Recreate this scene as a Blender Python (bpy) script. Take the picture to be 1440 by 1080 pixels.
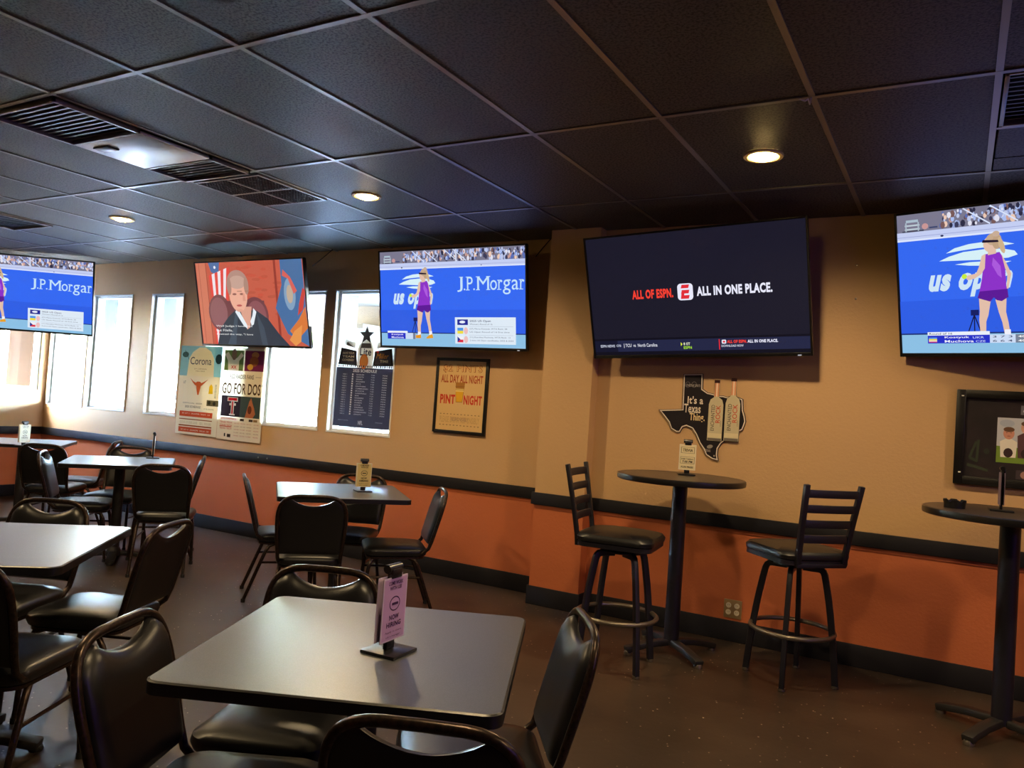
import bpy, bmesh, math, random
from mathutils import Vector, Matrix
random.seed(7)
R = math.radians
for o in list(bpy.data.objects): bpy.data.objects.remove(o, do_unlink=True)
SC = bpy.context.scene
COL = SC.collection

# ------------------------------------------------------------------ camera
CAM_H = 1.385
cd = bpy.data.cameras.new('camera'); cam = bpy.data.objects.new('camera', cd); COL.objects.link(cam)
_M = ((0.86602395, 0.49556173, 0.06649121), (0.04313485, 0.05843827, -0.99735869), (-0.49813843, 0.8666046, 0.02923296))
cam.matrix_world = Matrix(((_M[0][0], -_M[1][0], -_M[2][0], 0), (_M[0][1], -_M[1][1], -_M[2][1], 0),
                           (_M[0][2], -_M[1][2], -_M[2][2], CAM_H), (0, 0, 0, 1)))
cd.sensor_width = 36; cd.lens = 1096.57 / 1440 * 36; cd.clip_start = 0.02
SC.camera = cam

# ------------------------------------------------------------------ view, sky, sun, large lights
SC.view_settings.view_transform = 'Standard'; SC.view_settings.look = 'None'
SC.view_settings.exposure = 0.0; SC.view_settings.gamma = 1.0; SC.view_settings.use_curve_mapping = False
SC.cycles.use_denoising = True
SC.cycles.max_bounces = 10; SC.cycles.diffuse_bounces = 5; SC.cycles.transparent_max_bounces = 12
SC.cycles.sample_clamp_indirect = 20.0
SC.cycles.caustics_reflective = False; SC.cycles.caustics_refractive = False
W = bpy.data.worlds.new('world'); SC.world = W; W.use_nodes = True
nt = W.node_tree; nt.nodes.clear()
sky = nt.nodes.new('ShaderNodeTexSky'); sky.sky_type = 'NISHITA'; sky.sun_disc = False
sky.sun_elevation = R(48); sky.sun_rotation = R(200); sky.air_density = 1.0; sky.dust_density = 1.0
bg = nt.nodes.new('ShaderNodeBackground'); bg.inputs[1].default_value = 66
wo = nt.nodes.new('ShaderNodeOutputWorld')
nt.links.new(sky.outputs[0], bg.inputs[0]); nt.links.new(bg.outputs[0], wo.inputs[0])
SUN_E = 520.0
sl = bpy.data.lights.new('sun', 'SUN'); sl.energy = SUN_E; sl.angle = R(0.6); sl.color = (1, 1, 1)
so = bpy.data.objects.new('sun', sl); COL.objects.link(so); so.location = (-12, 4, 20)
so.rotation_euler = Vector((-0.25, 0.6, -0.75)).to_track_quat('-Z', 'Y').to_euler()
CAN_POWER = 20.0     # each recessed can
CAN_GLOW = 60.0
NEON = 40.0

# ------------------------------------------------------------------ materials
def lin(c):
    return tuple(((v / 255) / 12.92 if v / 255 <= 0.04045 else ((v / 255 + 0.055) / 1.055) ** 2.4) for v in c)
def new_mat(name):
    m = bpy.data.materials.new(name); m.use_nodes = True
    n = m.node_tree; return m, n, n.nodes['Principled BSDF']
def mat(name, rgb, rough=0.5, metal=0.0, spec=0.5, noise=None, bump=None, coat=0.0):
    """noise=(scale, second rgb, lo, hi)  bump=(scale, strength, distance)"""
    m, n, p = new_mat(name)
    c = lin(rgb)
    p.inputs['Base Color'].default_value = (*c, 1); p.inputs['Roughness'].default_value = rough
    p.inputs['Metallic'].default_value = metal; p.inputs['Specular IOR Level'].default_value = spec
    p.inputs['Coat Weight'].default_value = coat
    tc = n.nodes.new('ShaderNodeTexCoord')
    if noise:
        t = n.nodes.new('ShaderNodeTexNoise'); t.inputs['Scale'].default_value = noise[0]; t.inputs['Detail'].default_value = 5
        r = n.nodes.new('ShaderNodeValToRGB'); r.color_ramp.elements[0].position = noise[2]; r.color_ramp.elements[1].position = noise[3]
        r.color_ramp.elements[0].color = (*c, 1); r.color_ramp.elements[1].color = (*lin(noise[1]), 1)
        n.links.new(tc.outputs['Object'], t.inputs['Vector']); n.links.new(t.outputs['Fac'], r.inputs[0]); n.links.new(r.outputs[0], p.inputs['Base Color'])
    if bump:
        t = n.nodes.new('ShaderNodeTexNoise'); t.inputs['Scale'].default_value = bump[0]; t.inputs['Detail'].default_value = 3
        b = n.nodes.new('ShaderNodeBump'); b.inputs['Strength'].default_value = bump[1]; b.inputs['Distance'].default_value = bump[2]
        n.links.new(tc.outputs['Object'], t.inputs['Vector']); n.links.new(t.outputs['Fac'], b.inputs['Height']); n.links.new(b.outputs[0], p.inputs['Normal'])
    return m
def emit(name, rgb, s):
    m, n, p = new_mat(name)
    p.inputs['Base Color'].default_value = (0, 0, 0, 1); p.inputs['Emission Color'].default_value = (*rgb, 1); p.inputs['Emission Strength'].default_value = s
    return m
M = {}
M['tan'] = mat('tan_paint', (204, 166, 122), 0.6, spec=0.3, bump=(55, 0.35, 0.004))
M['orange'] = mat('orange_paint', (196, 110, 70), 0.55, spec=0.3, bump=(55, 0.35, 0.004))
M['black_trim'] = mat('black_trim', (30, 29, 35), 0.6, spec=0.25)
M['floor'] = None
M['tile'] = mat('ceiling_tile', (84, 82, 77), 0.55, spec=0.45, noise=(95, (24, 24, 24), 0.46, 0.62), bump=(140, 0.5, 0.004))
M['deck'] = mat('dark_plenum', (16, 16, 18), 0.9)
M['grid'] = mat('grid_paint', (142, 138, 133), 0.36, metal=0.75)
M['vent'] = mat('vent_black', (58, 56, 54), 0.45)
M['steel'] = mat('polished_panel', (222, 226, 228), 0.36, metal=0.85)
M['vinyl'] = mat('black_vinyl', (19, 19, 22), 0.36, spec=0.45, bump=(260, 0.12, 0.001))
M['bronze'] = mat('bronze_vein_metal', (62, 48, 40), 0.3, metal=0.7, noise=(90, (40, 33, 30), 0.4, 0.62))
M['navy_metal'] = mat('black_powder_coat', (24, 23, 34), 0.42, spec=0.5)
M['black_metal'] = mat('black_cast_iron', (32, 31, 33), 0.5)
M['rubber'] = mat('dark_rubber', (20, 20, 20), 0.7)
M['worn'] = mat('worn_steel', (130, 122, 112), 0.35, metal=0.8)
M['laminate'] = mat('charcoal_laminate', (58, 62, 68), 0.36, spec=1.0, noise=(420, (78, 81, 87), 0.45, 0.62), bump=(500, 0.08, 0.0005)); M['laminate'].node_tree.nodes['Principled BSDF'].inputs['IOR'].default_value = 1.75
M['bar_top'] = mat('dark_round_laminate', (56, 46, 40), 0.32, spec=0.5, noise=(300, (70, 58, 48), 0.45, 0.6))
M['edge'] = mat('black_edge_band', (20, 20, 22), 0.35)
M['plastic'] = mat('black_plastic', (20, 20, 23), 0.32)
M['tvback'] = mat('tv_plastic', (16, 16, 18), 0.35)
M['white'] = mat('white_frame_paint', (226, 226, 222), 0.4)
M['alu'] = mat('white_metal_frame', (228, 232, 234), 0.35)
M['stucco'] = mat('darkened_beige_stucco', (74, 69, 60), 0.85, bump=(40, 0.5, 0.01))  # beige darkened so it reads as shaded under the boosted daylight
M['reveal'] = mat('darkened_reveal', (68, 74, 76), 0.8)  # pale reveal paint darkened in colour to offset the boosted daylight
M['soffit'] = mat('soffit', (92, 88, 78), 0.8)  # tone lowered to put the porch shade into the colour
M['concrete'] = mat('concrete', (168, 168, 168), 0.9, noise=(3, (152, 152, 154), 0.4, 0.6))
M['asphalt'] = mat('asphalt', (138, 140, 142), 0.95, noise=(30, (158, 160, 162), 0.4, 0.6))
M['red_car'] = mat('red_car_paint', (120, 18, 22), 0.25, coat=0.6)
M['blue_car'] = mat('blue_car_paint', (30, 60, 110), 0.25, coat=0.6)
M['silver_car'] = mat('silver_car_paint', (180, 185, 190), 0.3, metal=0.5)
M['darkglass'] = mat('car_glass', (30, 36, 42), 0.1)
M['tyre'] = mat('tyre', (28, 28, 28), 0.8)
M['leaf'] = mat('leaves', (34, 44, 14), 0.8, noise=(6, (60, 68, 22), 0.35, 0.65))  # greens darkened so the crowns do not clip in the boosted sun
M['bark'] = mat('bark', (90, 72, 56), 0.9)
M['paper'] = mat('card_paper', (235, 228, 205), 0.6)
M['violet_paper'] = mat('violet_paper', (112, 98, 120), 0.5); M['white_sleeve'] = mat('lilac_sleeve', (214, 196, 222), 0.3)
M['ivory'] = mat('ivory_plate', (150, 125, 90), 0.45)
M['cream'] = mat('cream_receptacle', (226, 214, 190), 0.4)
M['frameblack'] = mat('black_picture_frame', (18, 17, 18), 0.35)
M['mat_board'] = mat('dark_mat_board', (34, 30, 33), 0.4, noise=(9, (44, 36, 40), 0.4, 0.6))
M['chrome'] = mat('chrome', (200, 200, 205), 0.18, metal=1.0)
M['can_trim'] = mat('brass_white_trim', (215, 190, 130), 0.35)
M['lens'] = emit('warm_lens', (1.0, 0.66, 0.22), CAN_GLOW)
M['neon'] = emit('neon_violet', (0.16, 0.10, 1.0), NEON)
def floor_mat():
    m, n, p = new_mat('speckled_dark_floor')
    tc = n.nodes.new('ShaderNodeTexCoord')
    a = n.nodes.new('ShaderNodeTexNoise'); a.inputs['Scale'].default_value = 1.6; a.inputs['Detail'].default_value = 6
    ra = n.nodes.new('ShaderNodeValToRGB'); ra.color_ramp.elements[0].position = .3; ra.color_ramp.elements[1].position = .7
    ra.color_ramp.elements[0].color = (*lin((47, 38, 31)), 1); ra.color_ramp.elements[1].color = (*lin((70, 58, 48)), 1)
    v = n.nodes.new('ShaderNodeTexVoronoi'); v.inputs['Scale'].default_value = 22; v.inputs['Randomness'].default_value = 1
    rv = n.nodes.new('ShaderNodeValToRGB'); rv.color_ramp.elements[0].position = .06; rv.color_ramp.elements[1].position = .10
    rv.color_ramp.elements[0].color = (1, 1, 1, 1); rv.color_ramp.elements[1].color = (0, 0, 0, 1)
    mk = n.nodes.new('ShaderNodeTexNoise'); mk.inputs['Scale'].default_value = 3; mk.inputs['Detail'].default_value = 4
    rk = n.nodes.new('ShaderNodeValToRGB'); rk.color_ramp.elements[0].position = .40; rk.color_ramp.elements[1].position = .55
    mu = n.nodes.new('ShaderNodeMath'); mu.operation = 'MULTIPLY'
    mx = n.nodes.new('ShaderNodeMix'); mx.data_type = 'RGBA'
    mx.inputs[7].default_value = (*lin((214, 196, 176)), 1)
    L = n.links.new
    for t in (a, v, mk): L(tc.outputs['Object'], t.inputs['Vector'])
    L(a.outputs['Fac'], ra.inputs[0]); L(v.outputs['Distance'], rv.inputs[0]); L(mk.outputs['Fac'], rk.inputs[0])
    L(rv.outputs[0], mu.inputs[0]); L(rk.outputs[0], mu.inputs[1]); L(mu.outputs[0], mx.inputs[0]); L(ra.outputs[0], mx.inputs[6])
    L(mx.outputs[2], p.inputs['Base Color'])
    b = n.nodes.new('ShaderNodeBump'); b.inputs['Strength'].default_value = .15; b.inputs['Distance'].default_value = .003
    b2 = n.nodes.new('ShaderNodeTexNoise'); b2.inputs['Scale'].default_value = 24; L(tc.outputs['Object'], b2.inputs['Vector'])
    L(b2.outputs['Fac'], b.inputs['Height']); L(b.outputs[0], p.inputs['Normal'])
    p.inputs['Roughness'].default_value = .38; p.inputs['Specular IOR Level'].default_value = .6
    return m
M['floor'] = floor_mat()
def glass_mat():
    m = bpy.data.materials.new('window_glass'); m.use_nodes = True; n = m.node_tree; n.nodes.clear()
    o = n.nodes.new('ShaderNodeOutputMaterial'); t = n.nodes.new('ShaderNodeBsdfTransparent'); g = n.nodes.new('ShaderNodeBsdfGlossy')
    t.inputs[0].default_value = (.95, .97, .96, 1); g.inputs['Roughness'].default_value = .02
    lw = n.nodes.new('ShaderNodeLayerWeight'); lw.inputs[0].default_value = .5
    pw = n.nodes.new('ShaderNodeMath'); pw.operation = 'POWER'; pw.inputs[1].default_value = 4
    f = n.nodes.new('ShaderNodeMath'); f.operation = 'MULTIPLY_ADD'; f.inputs[1].default_value = .5; f.inputs[2].default_value = .03
    n.links.new(lw.outputs['Facing'], pw.inputs[0]); n.links.new(pw.outputs[0], f.inputs[0])
    x = n.nodes.new('ShaderNodeMixShader')
    n.links.new(f.outputs[0], x.inputs[0]); n.links.new(t.outputs[0], x.inputs[1]); n.links.new(g.outputs[0], x.inputs[2]); n.links.new(x.outputs[0], o.inputs[0])
    return m
M['glass'] = glass_mat()
def col_mats():
    m, n, p = new_mat('screen_picture')
    a = n.nodes.new('ShaderNodeAttribute'); a.attribute_name = 'Col'
    p.inputs['Base Color'].default_value = (0.004, 0.004, 0.005, 1); p.inputs['Roughness'].default_value = .25
    n.links.new(a.outputs['Color'], p.inputs['Emission Color']); p.inputs['Emission Strength'].default_value = 1.0
    M['screen'] = m
    m, n, p = new_mat('printed_sheet')
    a = n.nodes.new('ShaderNodeAttribute'); a.attribute_name = 'Col'
    n.links.new(a.outputs['Color'], p.inputs['Base Color']); p.inputs['Roughness'].default_value = .45; p.inputs['Specular IOR Level'].default_value = .3
    M['print'] = m
    m = bpy.data.materials.new('thin_printed_paper'); m.use_nodes = True; n = m.node_tree; n.nodes.clear()
    o = n.nodes.new('ShaderNodeOutputMaterial'); d = n.nodes.new('ShaderNodeBsdfDiffuse'); t = n.nodes.new('ShaderNodeBsdfTranslucent')
    a = n.nodes.new('ShaderNodeAttribute'); a.attribute_name = 'Col'; x = n.nodes.new('ShaderNodeMixShader'); x.inputs[0].default_value = .16
    n.links.new(a.outputs['Color'], d.inputs[0]); n.links.new(a.outputs['Color'], t.inputs[0])
    n.links.new(d.outputs[0], x.inputs[1]); n.links.new(t.outputs[0], x.inputs[2]); n.links.new(x.outputs[0], o.inputs[0])
    M['thin_print'] = m
col_mats()

# ------------------------------------------------------------------ object helpers
def tag(o, label=None, cat=None, group=None, kind=None):
    if label: o['label'] = label
    if cat: o['category'] = cat
    if group: o['group'] = group
    if kind: o['kind'] = kind
    return o
def empty(name, loc=(0, 0, 0), rz=0.0, **k):
    o = bpy.data.objects.new(name, None); COL.objects.link(o); o.empty_display_size = .1
    o.location = loc; o.rotation_euler = (0, 0, rz); return tag(o, **k)
class MB:
    def __init__(s): s.v = []; s.f = []; s.m = []; s.c = None
    def add(s, vs, fs, mi=0):
        b = len(s.v); s.v += [tuple(v) for v in vs]; s.f += [tuple(b + i for i in f) for f in fs]; s.m += [mi] * len(fs); return s
    def box(s, x0, x1, y0, y1, z0, z1, mi=0, mtx=None):
        vs = [Vector((x, y, z)) for z in (z0, z1) for y in (y0, y1) for x in (x0, x1)]
        if mtx: vs = [mtx @ v for v in vs]
        return s.add(vs, [(0, 2, 3, 1), (4, 5, 7, 6), (0, 1, 5, 4), (2, 6, 7, 3), (0, 4, 6, 2), (1, 3, 7, 5)], mi)
    def tube(s, path, r, seg=10, closed=False, cap=True, flat=None):
        P = [Vector(p) for p in path]; n = len(P); rs = r if isinstance(r, (list, tuple)) else [r] * n
        rings = []; up = None
        for i in range(n):
            a = P[i - 1] if (i or closed) else P[i]; b = P[(i + 1) % n] if (i < n - 1 or closed) else P[i]
            t = (b - a).normalized()
            if up is None:
                up = Vector((0, 0, 1)) if abs(t.z) < .9 else Vector((1, 0, 0))
            x = t.cross(up)
            if x.length < 1e-4: x = t.cross(Vector((0, 1, .3)))
            x.normalize(); y = x.cross(t).normalized(); up = y
            fx, fy = flat if flat else (1, 1)
            rings.append([P[i] + (x * math.cos(2 * math.pi * k / seg) * fx + y * math.sin(2 * math.pi * k / seg) * fy) * rs[i] for k in range(seg)])
        vs = [v for q in rings for v in q]; fs = []
        for i in range(n if closed else n - 1):
            j = (i + 1) % n
            for k in range(seg):
                l = (k + 1) % seg; fs.append((i * seg + k, i * seg + l, j * seg + l, j * seg + k))
        if cap and not closed:
            fs.append(tuple(range(seg))[::-1]); fs.append(tuple((n - 1) * seg + k for k in range(seg)))
        return s.add(vs, fs)
    def bar(s, a, b, w, h, up=(0, 0, 1)):
        a = Vector(a); b = Vector(b); t = (b - a).normalized(); x = t.cross(Vector(up)).normalized(); y = x.cross(t)
        vs = [p + x * w / 2 * i + y * h / 2 * j for p in (a, b) for i, j in ((-1, -1), (1, -1), (1, 1), (-1, 1))]
        return s.add(vs, [(0, 1, 2, 3), (7, 6, 5, 4), (0, 4, 5, 1), (1, 5, 6, 2), (2, 6, 7, 3), (3, 7, 4, 0)])
    def sweep(s, path, w, h, up):
        """rectangular bar along a path"""
        P = [Vector(p) for p in path]; U = Vector(up); vs = []; n = len(P)
        for i in range(n):
            t = (P[min(i + 1, n - 1)] - P[max(i - 1, 0)]).normalized(); x = t.cross(U).normalized(); y = x.cross(t).normalized()
            vs += [P[i] + x * w / 2 * a + y * h / 2 * b for a, b in ((-1, -1), (1, -1), (1, 1), (-1, 1))]
        fs = [(3, 2, 1, 0), tuple((n - 1) * 4 + k for k in range(4))]
        for i in range(n - 1):
            for k in range(4):
                l = (k + 1) % 4; fs.append((i * 4 + k, i * 4 + l, i * 4 + 4 + l, i * 4 + 4 + k))
        return s.add(vs, fs)
    def lathe(s, prof, seg=32, cx=0, cy=0, a0=0.0, a1=2 * math.pi):
        n = len(prof); vs = []
        for k in range(seg):
            a = 2 * math.pi * k / seg
            vs += [(cx + r * math.cos(a), cy + r * math.sin(a), z) for r, z in prof]
        fs = []
        for k in range(seg):
            l = (k + 1) % seg
            for i in range(n - 1): fs.append((k * n + i, l * n + i, l * n + i + 1, k * n + i + 1))
        s.add(vs, fs)
        return s
    def prism(s, poly, z0, z1, mi=0):
        n = len(poly); vs = [(x, y, z0) for x, y in poly] + [(x, y, z1) for x, y in poly]
        return s.add(vs, [tuple(range(n))[::-1], tuple(range(n, 2 * n))] + [(i, (i + 1) % n, n + (i + 1) % n, n + i) for i in range(n)], mi)
    def prism_xz(s, poly, y0, y1):
        n = len(poly); vs = [(x, y0, z) for x, z in poly] + [(x, y1, z) for x, z in poly]
        return s.add(vs, [tuple(range(n)), tuple(range(n, 2 * n))[::-1]] + [(i, n + i, n + (i + 1) % n, (i + 1) % n) for i in range(n)])
    def grid(s, rows):
        """closed loops of equal length -> skin with capped ends"""
        n = len(rows); k = len(rows[0]); vs = [v for r in rows for v in r]
        fs = [(i * k + j, i * k + (j + 1) % k, (i + 1) * k + (j + 1) % k, (i + 1) * k + j) for i in range(n - 1) for j in range(k)]
        fs += [tuple(range(k))[::-1], tuple((n - 1) * k + j for j in range(k))]
        return s.add(vs, fs)
    def build(s, name, mats, parent=None, bevel=0.0, smooth=False, seg=2, loc=None, rz=0.0, norm=True):
        me = bpy.data.meshes.new(name); me.from_pydata(s.v, [], s.f)
        mats = mats if isinstance(mats, (list, tuple)) else [mats]
        for m in mats: me.materials.append(M[m] if isinstance(m, str) else m)
        me.polygons.foreach_set('material_index', s.m)
        if norm or bevel:
            bm = bmesh.new(); bm.from_mesh(me)
            if norm: bmesh.ops.recalc_face_normals(bm, faces=bm.faces)
            if bevel:
                es = [e for e in bm.edges if len(e.link_faces) == 2 and e.calc_face_angle(0) > .6]
                bmesh.ops.bevel(bm, geom=es, offset=bevel, segments=seg, affect='EDGES', profile=.5, clamp_overlap=True)
            bm.to_mesh(me); bm.free()
        if smooth or bevel:
            me.polygons.foreach_set('use_smooth', [True] * len(me.polygons))
            try: me.set_sharp_from_angle(angle=R(42))
            except Exception: pass
        o = bpy.data.objects.new(name, me); COL.objects.link(o)
        if parent: o.parent = parent
        if loc: o.location = loc
        if rz: o.rotation_euler = (0, 0, rz)
        return o
def rrect(w, d, r, n=6, cx=0, cy=0):
    out = []
    for sx, sy, a in ((1, 1, 0), (-1, 1, 90), (-1, -1, 180), (1, -1, 270)):
        for k in range(n + 1):
            t = R(a + 90 * k / n); out.append((cx + sx * (w / 2 - r) + r * math.cos(t), cy + sy * (d / 2 - r) + r * math.sin(t)))
    return out
def copy_tree(o, parent=None):
    c = o.copy(); COL.objects.link(c); c.parent = parent
    for ch in o.children: copy_tree(ch, c)
    return c

# ---- flat pictures: coloured polygons laid in thin layers on the sheet they are printed (or lit) on
_gly = {}
def glyphs(text, bold):
    k = (text, bold)
    if k not in _gly:
        cu = bpy.data.curves.new('t', 'FONT'); cu.body = text; cu.size = 1; cu.offset = bold; cu.resolution_u = 3; cu.space_character = 1 + bold * 2.2; cu.fill_mode = 'FRONT'
        ob = bpy.data.objects.new('t', cu); me = bpy.data.meshes.new_from_object(ob)
        vs = [(v.co.x, v.co.y) for v in me.vertices]; fs = [tuple(p.vertices) for p in me.polygons]
        bpy.data.objects.remove(ob); bpy.data.meshes.remove(me); bpy.data.curves.remove(cu)
        _gly[k] = (vs, fs)
    return _gly[k]
class Pic:
    def __init__(s, sc, step=0.00006): s.v = []; s.f = []; s.c = []; s.sc = sc; s.k = 0; s.step = step
    def raw(s, pts, faces, col, layer=None):
        if layer is None: s.k += 1; layer = s.k
        b = len(s.v); y = -layer * s.step
        s.v += [(x * s.sc, y, z * s.sc) for x, z in pts]
        c = (*lin(col), 1)
        for f in faces: s.f.append(tuple(b + i for i in f)); s.c += [c] * len(f)
        return s
    def poly(s, pts, col, layer=None): return s.raw(pts, [tuple(range(len(pts)))], col, layer)
    def rect(s, x0, z0, x1, z1, col, layer=None): return s.poly([(x0, z0), (x1, z0), (x1, z1), (x0, z1)], col, layer)
    def ell(s, cx, cz, rx, rz, col, n=20, layer=None, rot=0.0):
        c, q = math.cos(rot), math.sin(rot)
        return s.poly([(cx + rx * math.cos(t) * c - rz * math.sin(t) * q, cz + rx * math.cos(t) * q + rz * math.sin(t) * c) for t in [2 * math.pi * i / n for i in range(n)]], col, layer)
    def line(s, a, b, w, col, layer=None):
        dx, dz = b[0] - a[0], b[1] - a[1]; L = math.hypot(dx, dz); nx, nz = -dz / L * w / 2, dx / L * w / 2
        return s.poly([(a[0] + nx, a[1] + nz), (b[0] + nx, b[1] + nz), (b[0] - nx, b[1] - nz), (a[0] - nx, a[1] - nz)], col, layer)
    def text(s, t, x0, z0, x1, z1, col, bold=0.0, shear=0.0, rot=0.0, cap=True):
        """cap=True: z0..z1 spans the glyphs' own bounding box"""
        vs, fs = glyphs(t, bold)
        ax = min(v[0] for v in vs); bx = max(v[0] for v in vs); az = min(v[1] for v in vs); bz = max(v[1] for v in vs)
        W_, H_ = (x1 - x0), (z1 - z0); out = []
        for x, z in vs:
            u = (x - ax) / (bx - ax) * W_; w = (z - az) / (bz - az) * H_; u += shear * w
            if rot: u, w = -w * math.sin(rot) + u * math.cos(rot), u * math.sin(rot) + w * math.cos(rot)
            out.append((x0 + u, z0 + w))
        return s.raw(out, fs, col)
    def build(s, name, m, parent, loc=(0, 0, 0)):
        me = bpy.data.meshes.new(name); me.from_pydata(s.v, [], s.f); me.materials.append(M[m])
        a = me.color_attributes.new('Col', 'FLOAT_COLOR', 'CORNER')
        a.data.foreach_set('color', [x for c in s.c for x in c])
        o = bpy.data.objects.new(name, me); COL.objects.link(o); o.parent = parent; o.location = loc
        return o

# ------------------------------------------------------------------ the room
YW, YP, YR = 5.216, 4.955, 5.054          # window wall, pilaster face, right part of the back wall
XL, XP0, XP1, XR, YB = -9.30, -2.60, -2.215, 4.2, -4.6
HC = 2.67
RT, RB, BT = 0.79, 0.705, 0.13            # rail top / bottom, baseboard top
SILL, HEAD = 1.055, 2.325
def struct(o): o['kind'] = 'structure'; return o
struct(MB().box(XL - .2, XR + .2, YB - .2, YW + .2, -.12, 0).build('floor', 'floor'))

WIN = [(-9.255, -8.545), (-8.49, -7.775), (-7.45, -6.93), (-6.55, -5.93), (-5.70, -4.975), (-4.87, -4.15)]
def wall_bands(mb, x0, x1, y0, y1, z0, z1):
    """split at the rail into an orange and a tan piece"""
    if z0 < RB: mb.box(x0, x1, y0, y1, z0, min(z1, RB), 1)
    if z1 > RB: mb.box(x0, x1, y0, y1, max(z0, RB), z1, 0)
w = MB()
wall_bands(w, XL, XP0 + .1, YW, YW + .14, 0, SILL); wall_bands(w, XL, XP0 + .1, YW, YW + .14, HEAD, HC + .3)
xs = [XL] + [v for p in WIN for v in p] + [XP0 + .1]
for a, b in zip(xs[::2], xs[1::2]): wall_bands(w, a, b, YW, YW + .14, SILL, HEAD)
struct(w.build('wall_back', ['tan', 'orange']))
w = MB(); wall_bands(w, XP1 - .02, XR, YR, YR + .3, 0, HC + .3); struct(w.build('wall_back_right', ['tan', 'orange']))
w = MB(); wall_bands(w, XP0, XP1, YP, YW + .14, 0, HC + .3); struct(w.build('wall_pilaster', ['tan', 'orange']))
LW0, LW1, LS, LH = 4.70, 5.14, 1.215, 2.30     # window in the left wall
LWIN = [(LW0, LW1)]
w = MB()
wall_bands(w, XL - .14, XL, YB, YW + .14, 0, LS); wall_bands(w, XL - .14, XL, YB, YW + .14, LH, HC + .3)
ys = [YB] + [v for p in LWIN for v in p] + [YW + .14]
for a, b in zip(ys[::2], ys[1::2]): wall_bands(w, XL - .14, XL, a, b, LS, LH)
struct(w.build('wall_left', ['tan', 'orange']))
w = MB(); wall_bands(w, XR, XR + .14, YB, YR + .3, 0, HC + .3); struct(w.build('wall_right', ['tan', 'orange']))
w = MB(); wall_bands(w, XL, XR, YB - .14, YB, 0, HC + .3); struct(w.build('wall_front', ['tan', 'orange']))

# chair rail and baseboard
def run(name, z0, z1, t, m):
    mb = MB()
    mb.box(XL, XP0 - t, YW - t, YW, z0, z1); mb.build(name + '_back', m, bevel=.004)['kind'] = 'structure'
    mb = MB(); mb.box(XP0 - t, XP1 + t, YP - t, YP, z0, z1); mb.box(XP0 - t, XP0, YP, YW - .0, z0, z1); mb.box(XP1, XP1 + t, YP, YR, z0, z1)
    mb.build(name + '_pilaster', m, bevel=.004)['kind'] = 'structure'
    mb = MB(); mb.box(XP1 + t, XR, YR - t, YR, z0, z1); o = mb.build(name + '_back_right', m, bevel=.004); o['kind'] = 'structure'
    mb = MB(); mb.box(XL, XL + t, YB, YW - t, z0, z1); mb.build(name + '_left', m, bevel=.004)['kind'] = 'structure'
    return o
run('trim', RB, RT, .02, 'black_trim'); run('baseboard', 0.0, BT, .014, 'black_trim')
def ledge(name, x0, x1, y):                     # thin painted strip below the rail
    struct(MB().box(x0, x1, y - .006, y, RB - .022, RB).build(name, 'orange'))
ledge('trim_ledge_back', XL, XP0 - .02, YW); ledge('trim_ledge_pilaster', XP0, XP1, YP); ledge('trim_ledge_back_right', XP1 + .02, XR, YR)

# windows
def window(i, x0, x1):
    t = empty('window_%d' % i, ((x0 + x1) / 2, YW, SILL), kind='structure'); hw = (x1 - x0) / 2; h = HEAD - SILL
    f = .042; mb = MB()
    for a, b, c, d in ((-hw, -hw + f, 0, h), (hw - f, hw, 0, h), (-hw + f, hw - f, 0, f * .8), (-hw + f, hw - f, h - f * .8, h)):
        mb.box(a, b, .035, .115, c, d)
    mb.build('frame', 'alu', t, bevel=.004)
    mb = MB()
    for a, b, c, d in ((-hw - .0, -hw + .012, 0, h), (hw - .012, hw, 0, h), (-hw + .012, hw - .012, 0, .014), (-hw + .012, hw - .012, h - .012, h)):
        mb.box(a, b, -.006, .035, c, d)
    mb.build('casing', 'white', t)
    MB().box(-hw + f, hw - f, .072, .078, f * .8, h - f * .8).build('pane', 'glass', t)
for i, (a, b) in enumerate(WIN): window(i + 1, a, b)
for i, (LA, LB_) in enumerate(LWIN[::-1]):
    t = empty('window_%d' % (7 + i), (XL, (LA + LB_) / 2, LS), R(90), kind='structure'); hw = (LB_ - LA) / 2; h = LH - LS; mb = MB()
    for a, b, c, d in ((-hw, -hw + .04, 0, h), (hw - .04, hw, 0, h), (-hw + .04, hw - .04, 0, .035), (-hw + .04, hw - .04, h - .035, h)): mb.box(a, b, .02, .1, c, d)
    mb.build('frame', 'alu', t, bevel=.004); MB().box(-hw + .04, hw - .04, .05, .056, .035, h - .035).build('pane', 'glass', t)

# exterior piers (thick walls seen through the glass), walkway, soffit, columns
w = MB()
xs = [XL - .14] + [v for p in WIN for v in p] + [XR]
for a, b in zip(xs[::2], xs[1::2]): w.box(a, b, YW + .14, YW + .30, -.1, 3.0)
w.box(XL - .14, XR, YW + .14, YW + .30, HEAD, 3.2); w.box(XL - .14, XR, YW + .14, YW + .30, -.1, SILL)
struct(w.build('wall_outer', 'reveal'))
struct(MB().box(-24, 10, YW + .30, 9.4, -.2, -.05).build('floor_walkway', 'concrete'))
struct(MB().box(-90, 60, 9.4, 80, -.3, -.12).build('floor_parking_lot', 'asphalt'))
struct(MB().box(-60, XL - .14, YB - 10, 9.4, -.3, -.12).build('floor_side_lot', 'asphalt'))
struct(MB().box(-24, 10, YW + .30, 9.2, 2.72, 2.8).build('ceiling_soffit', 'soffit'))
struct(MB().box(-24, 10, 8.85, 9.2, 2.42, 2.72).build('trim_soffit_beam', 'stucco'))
struct(MB().box(XL - .6, XR + .2, YB - .3, YW + .30, HC + .35, HC + .5).build('ceiling_roof', 'deck'))
struct(MB().box(-24, 10, YW + .30, 9.2, 3.0, 3.2).build('ceiling_porch_roof', 'deck'))
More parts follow.
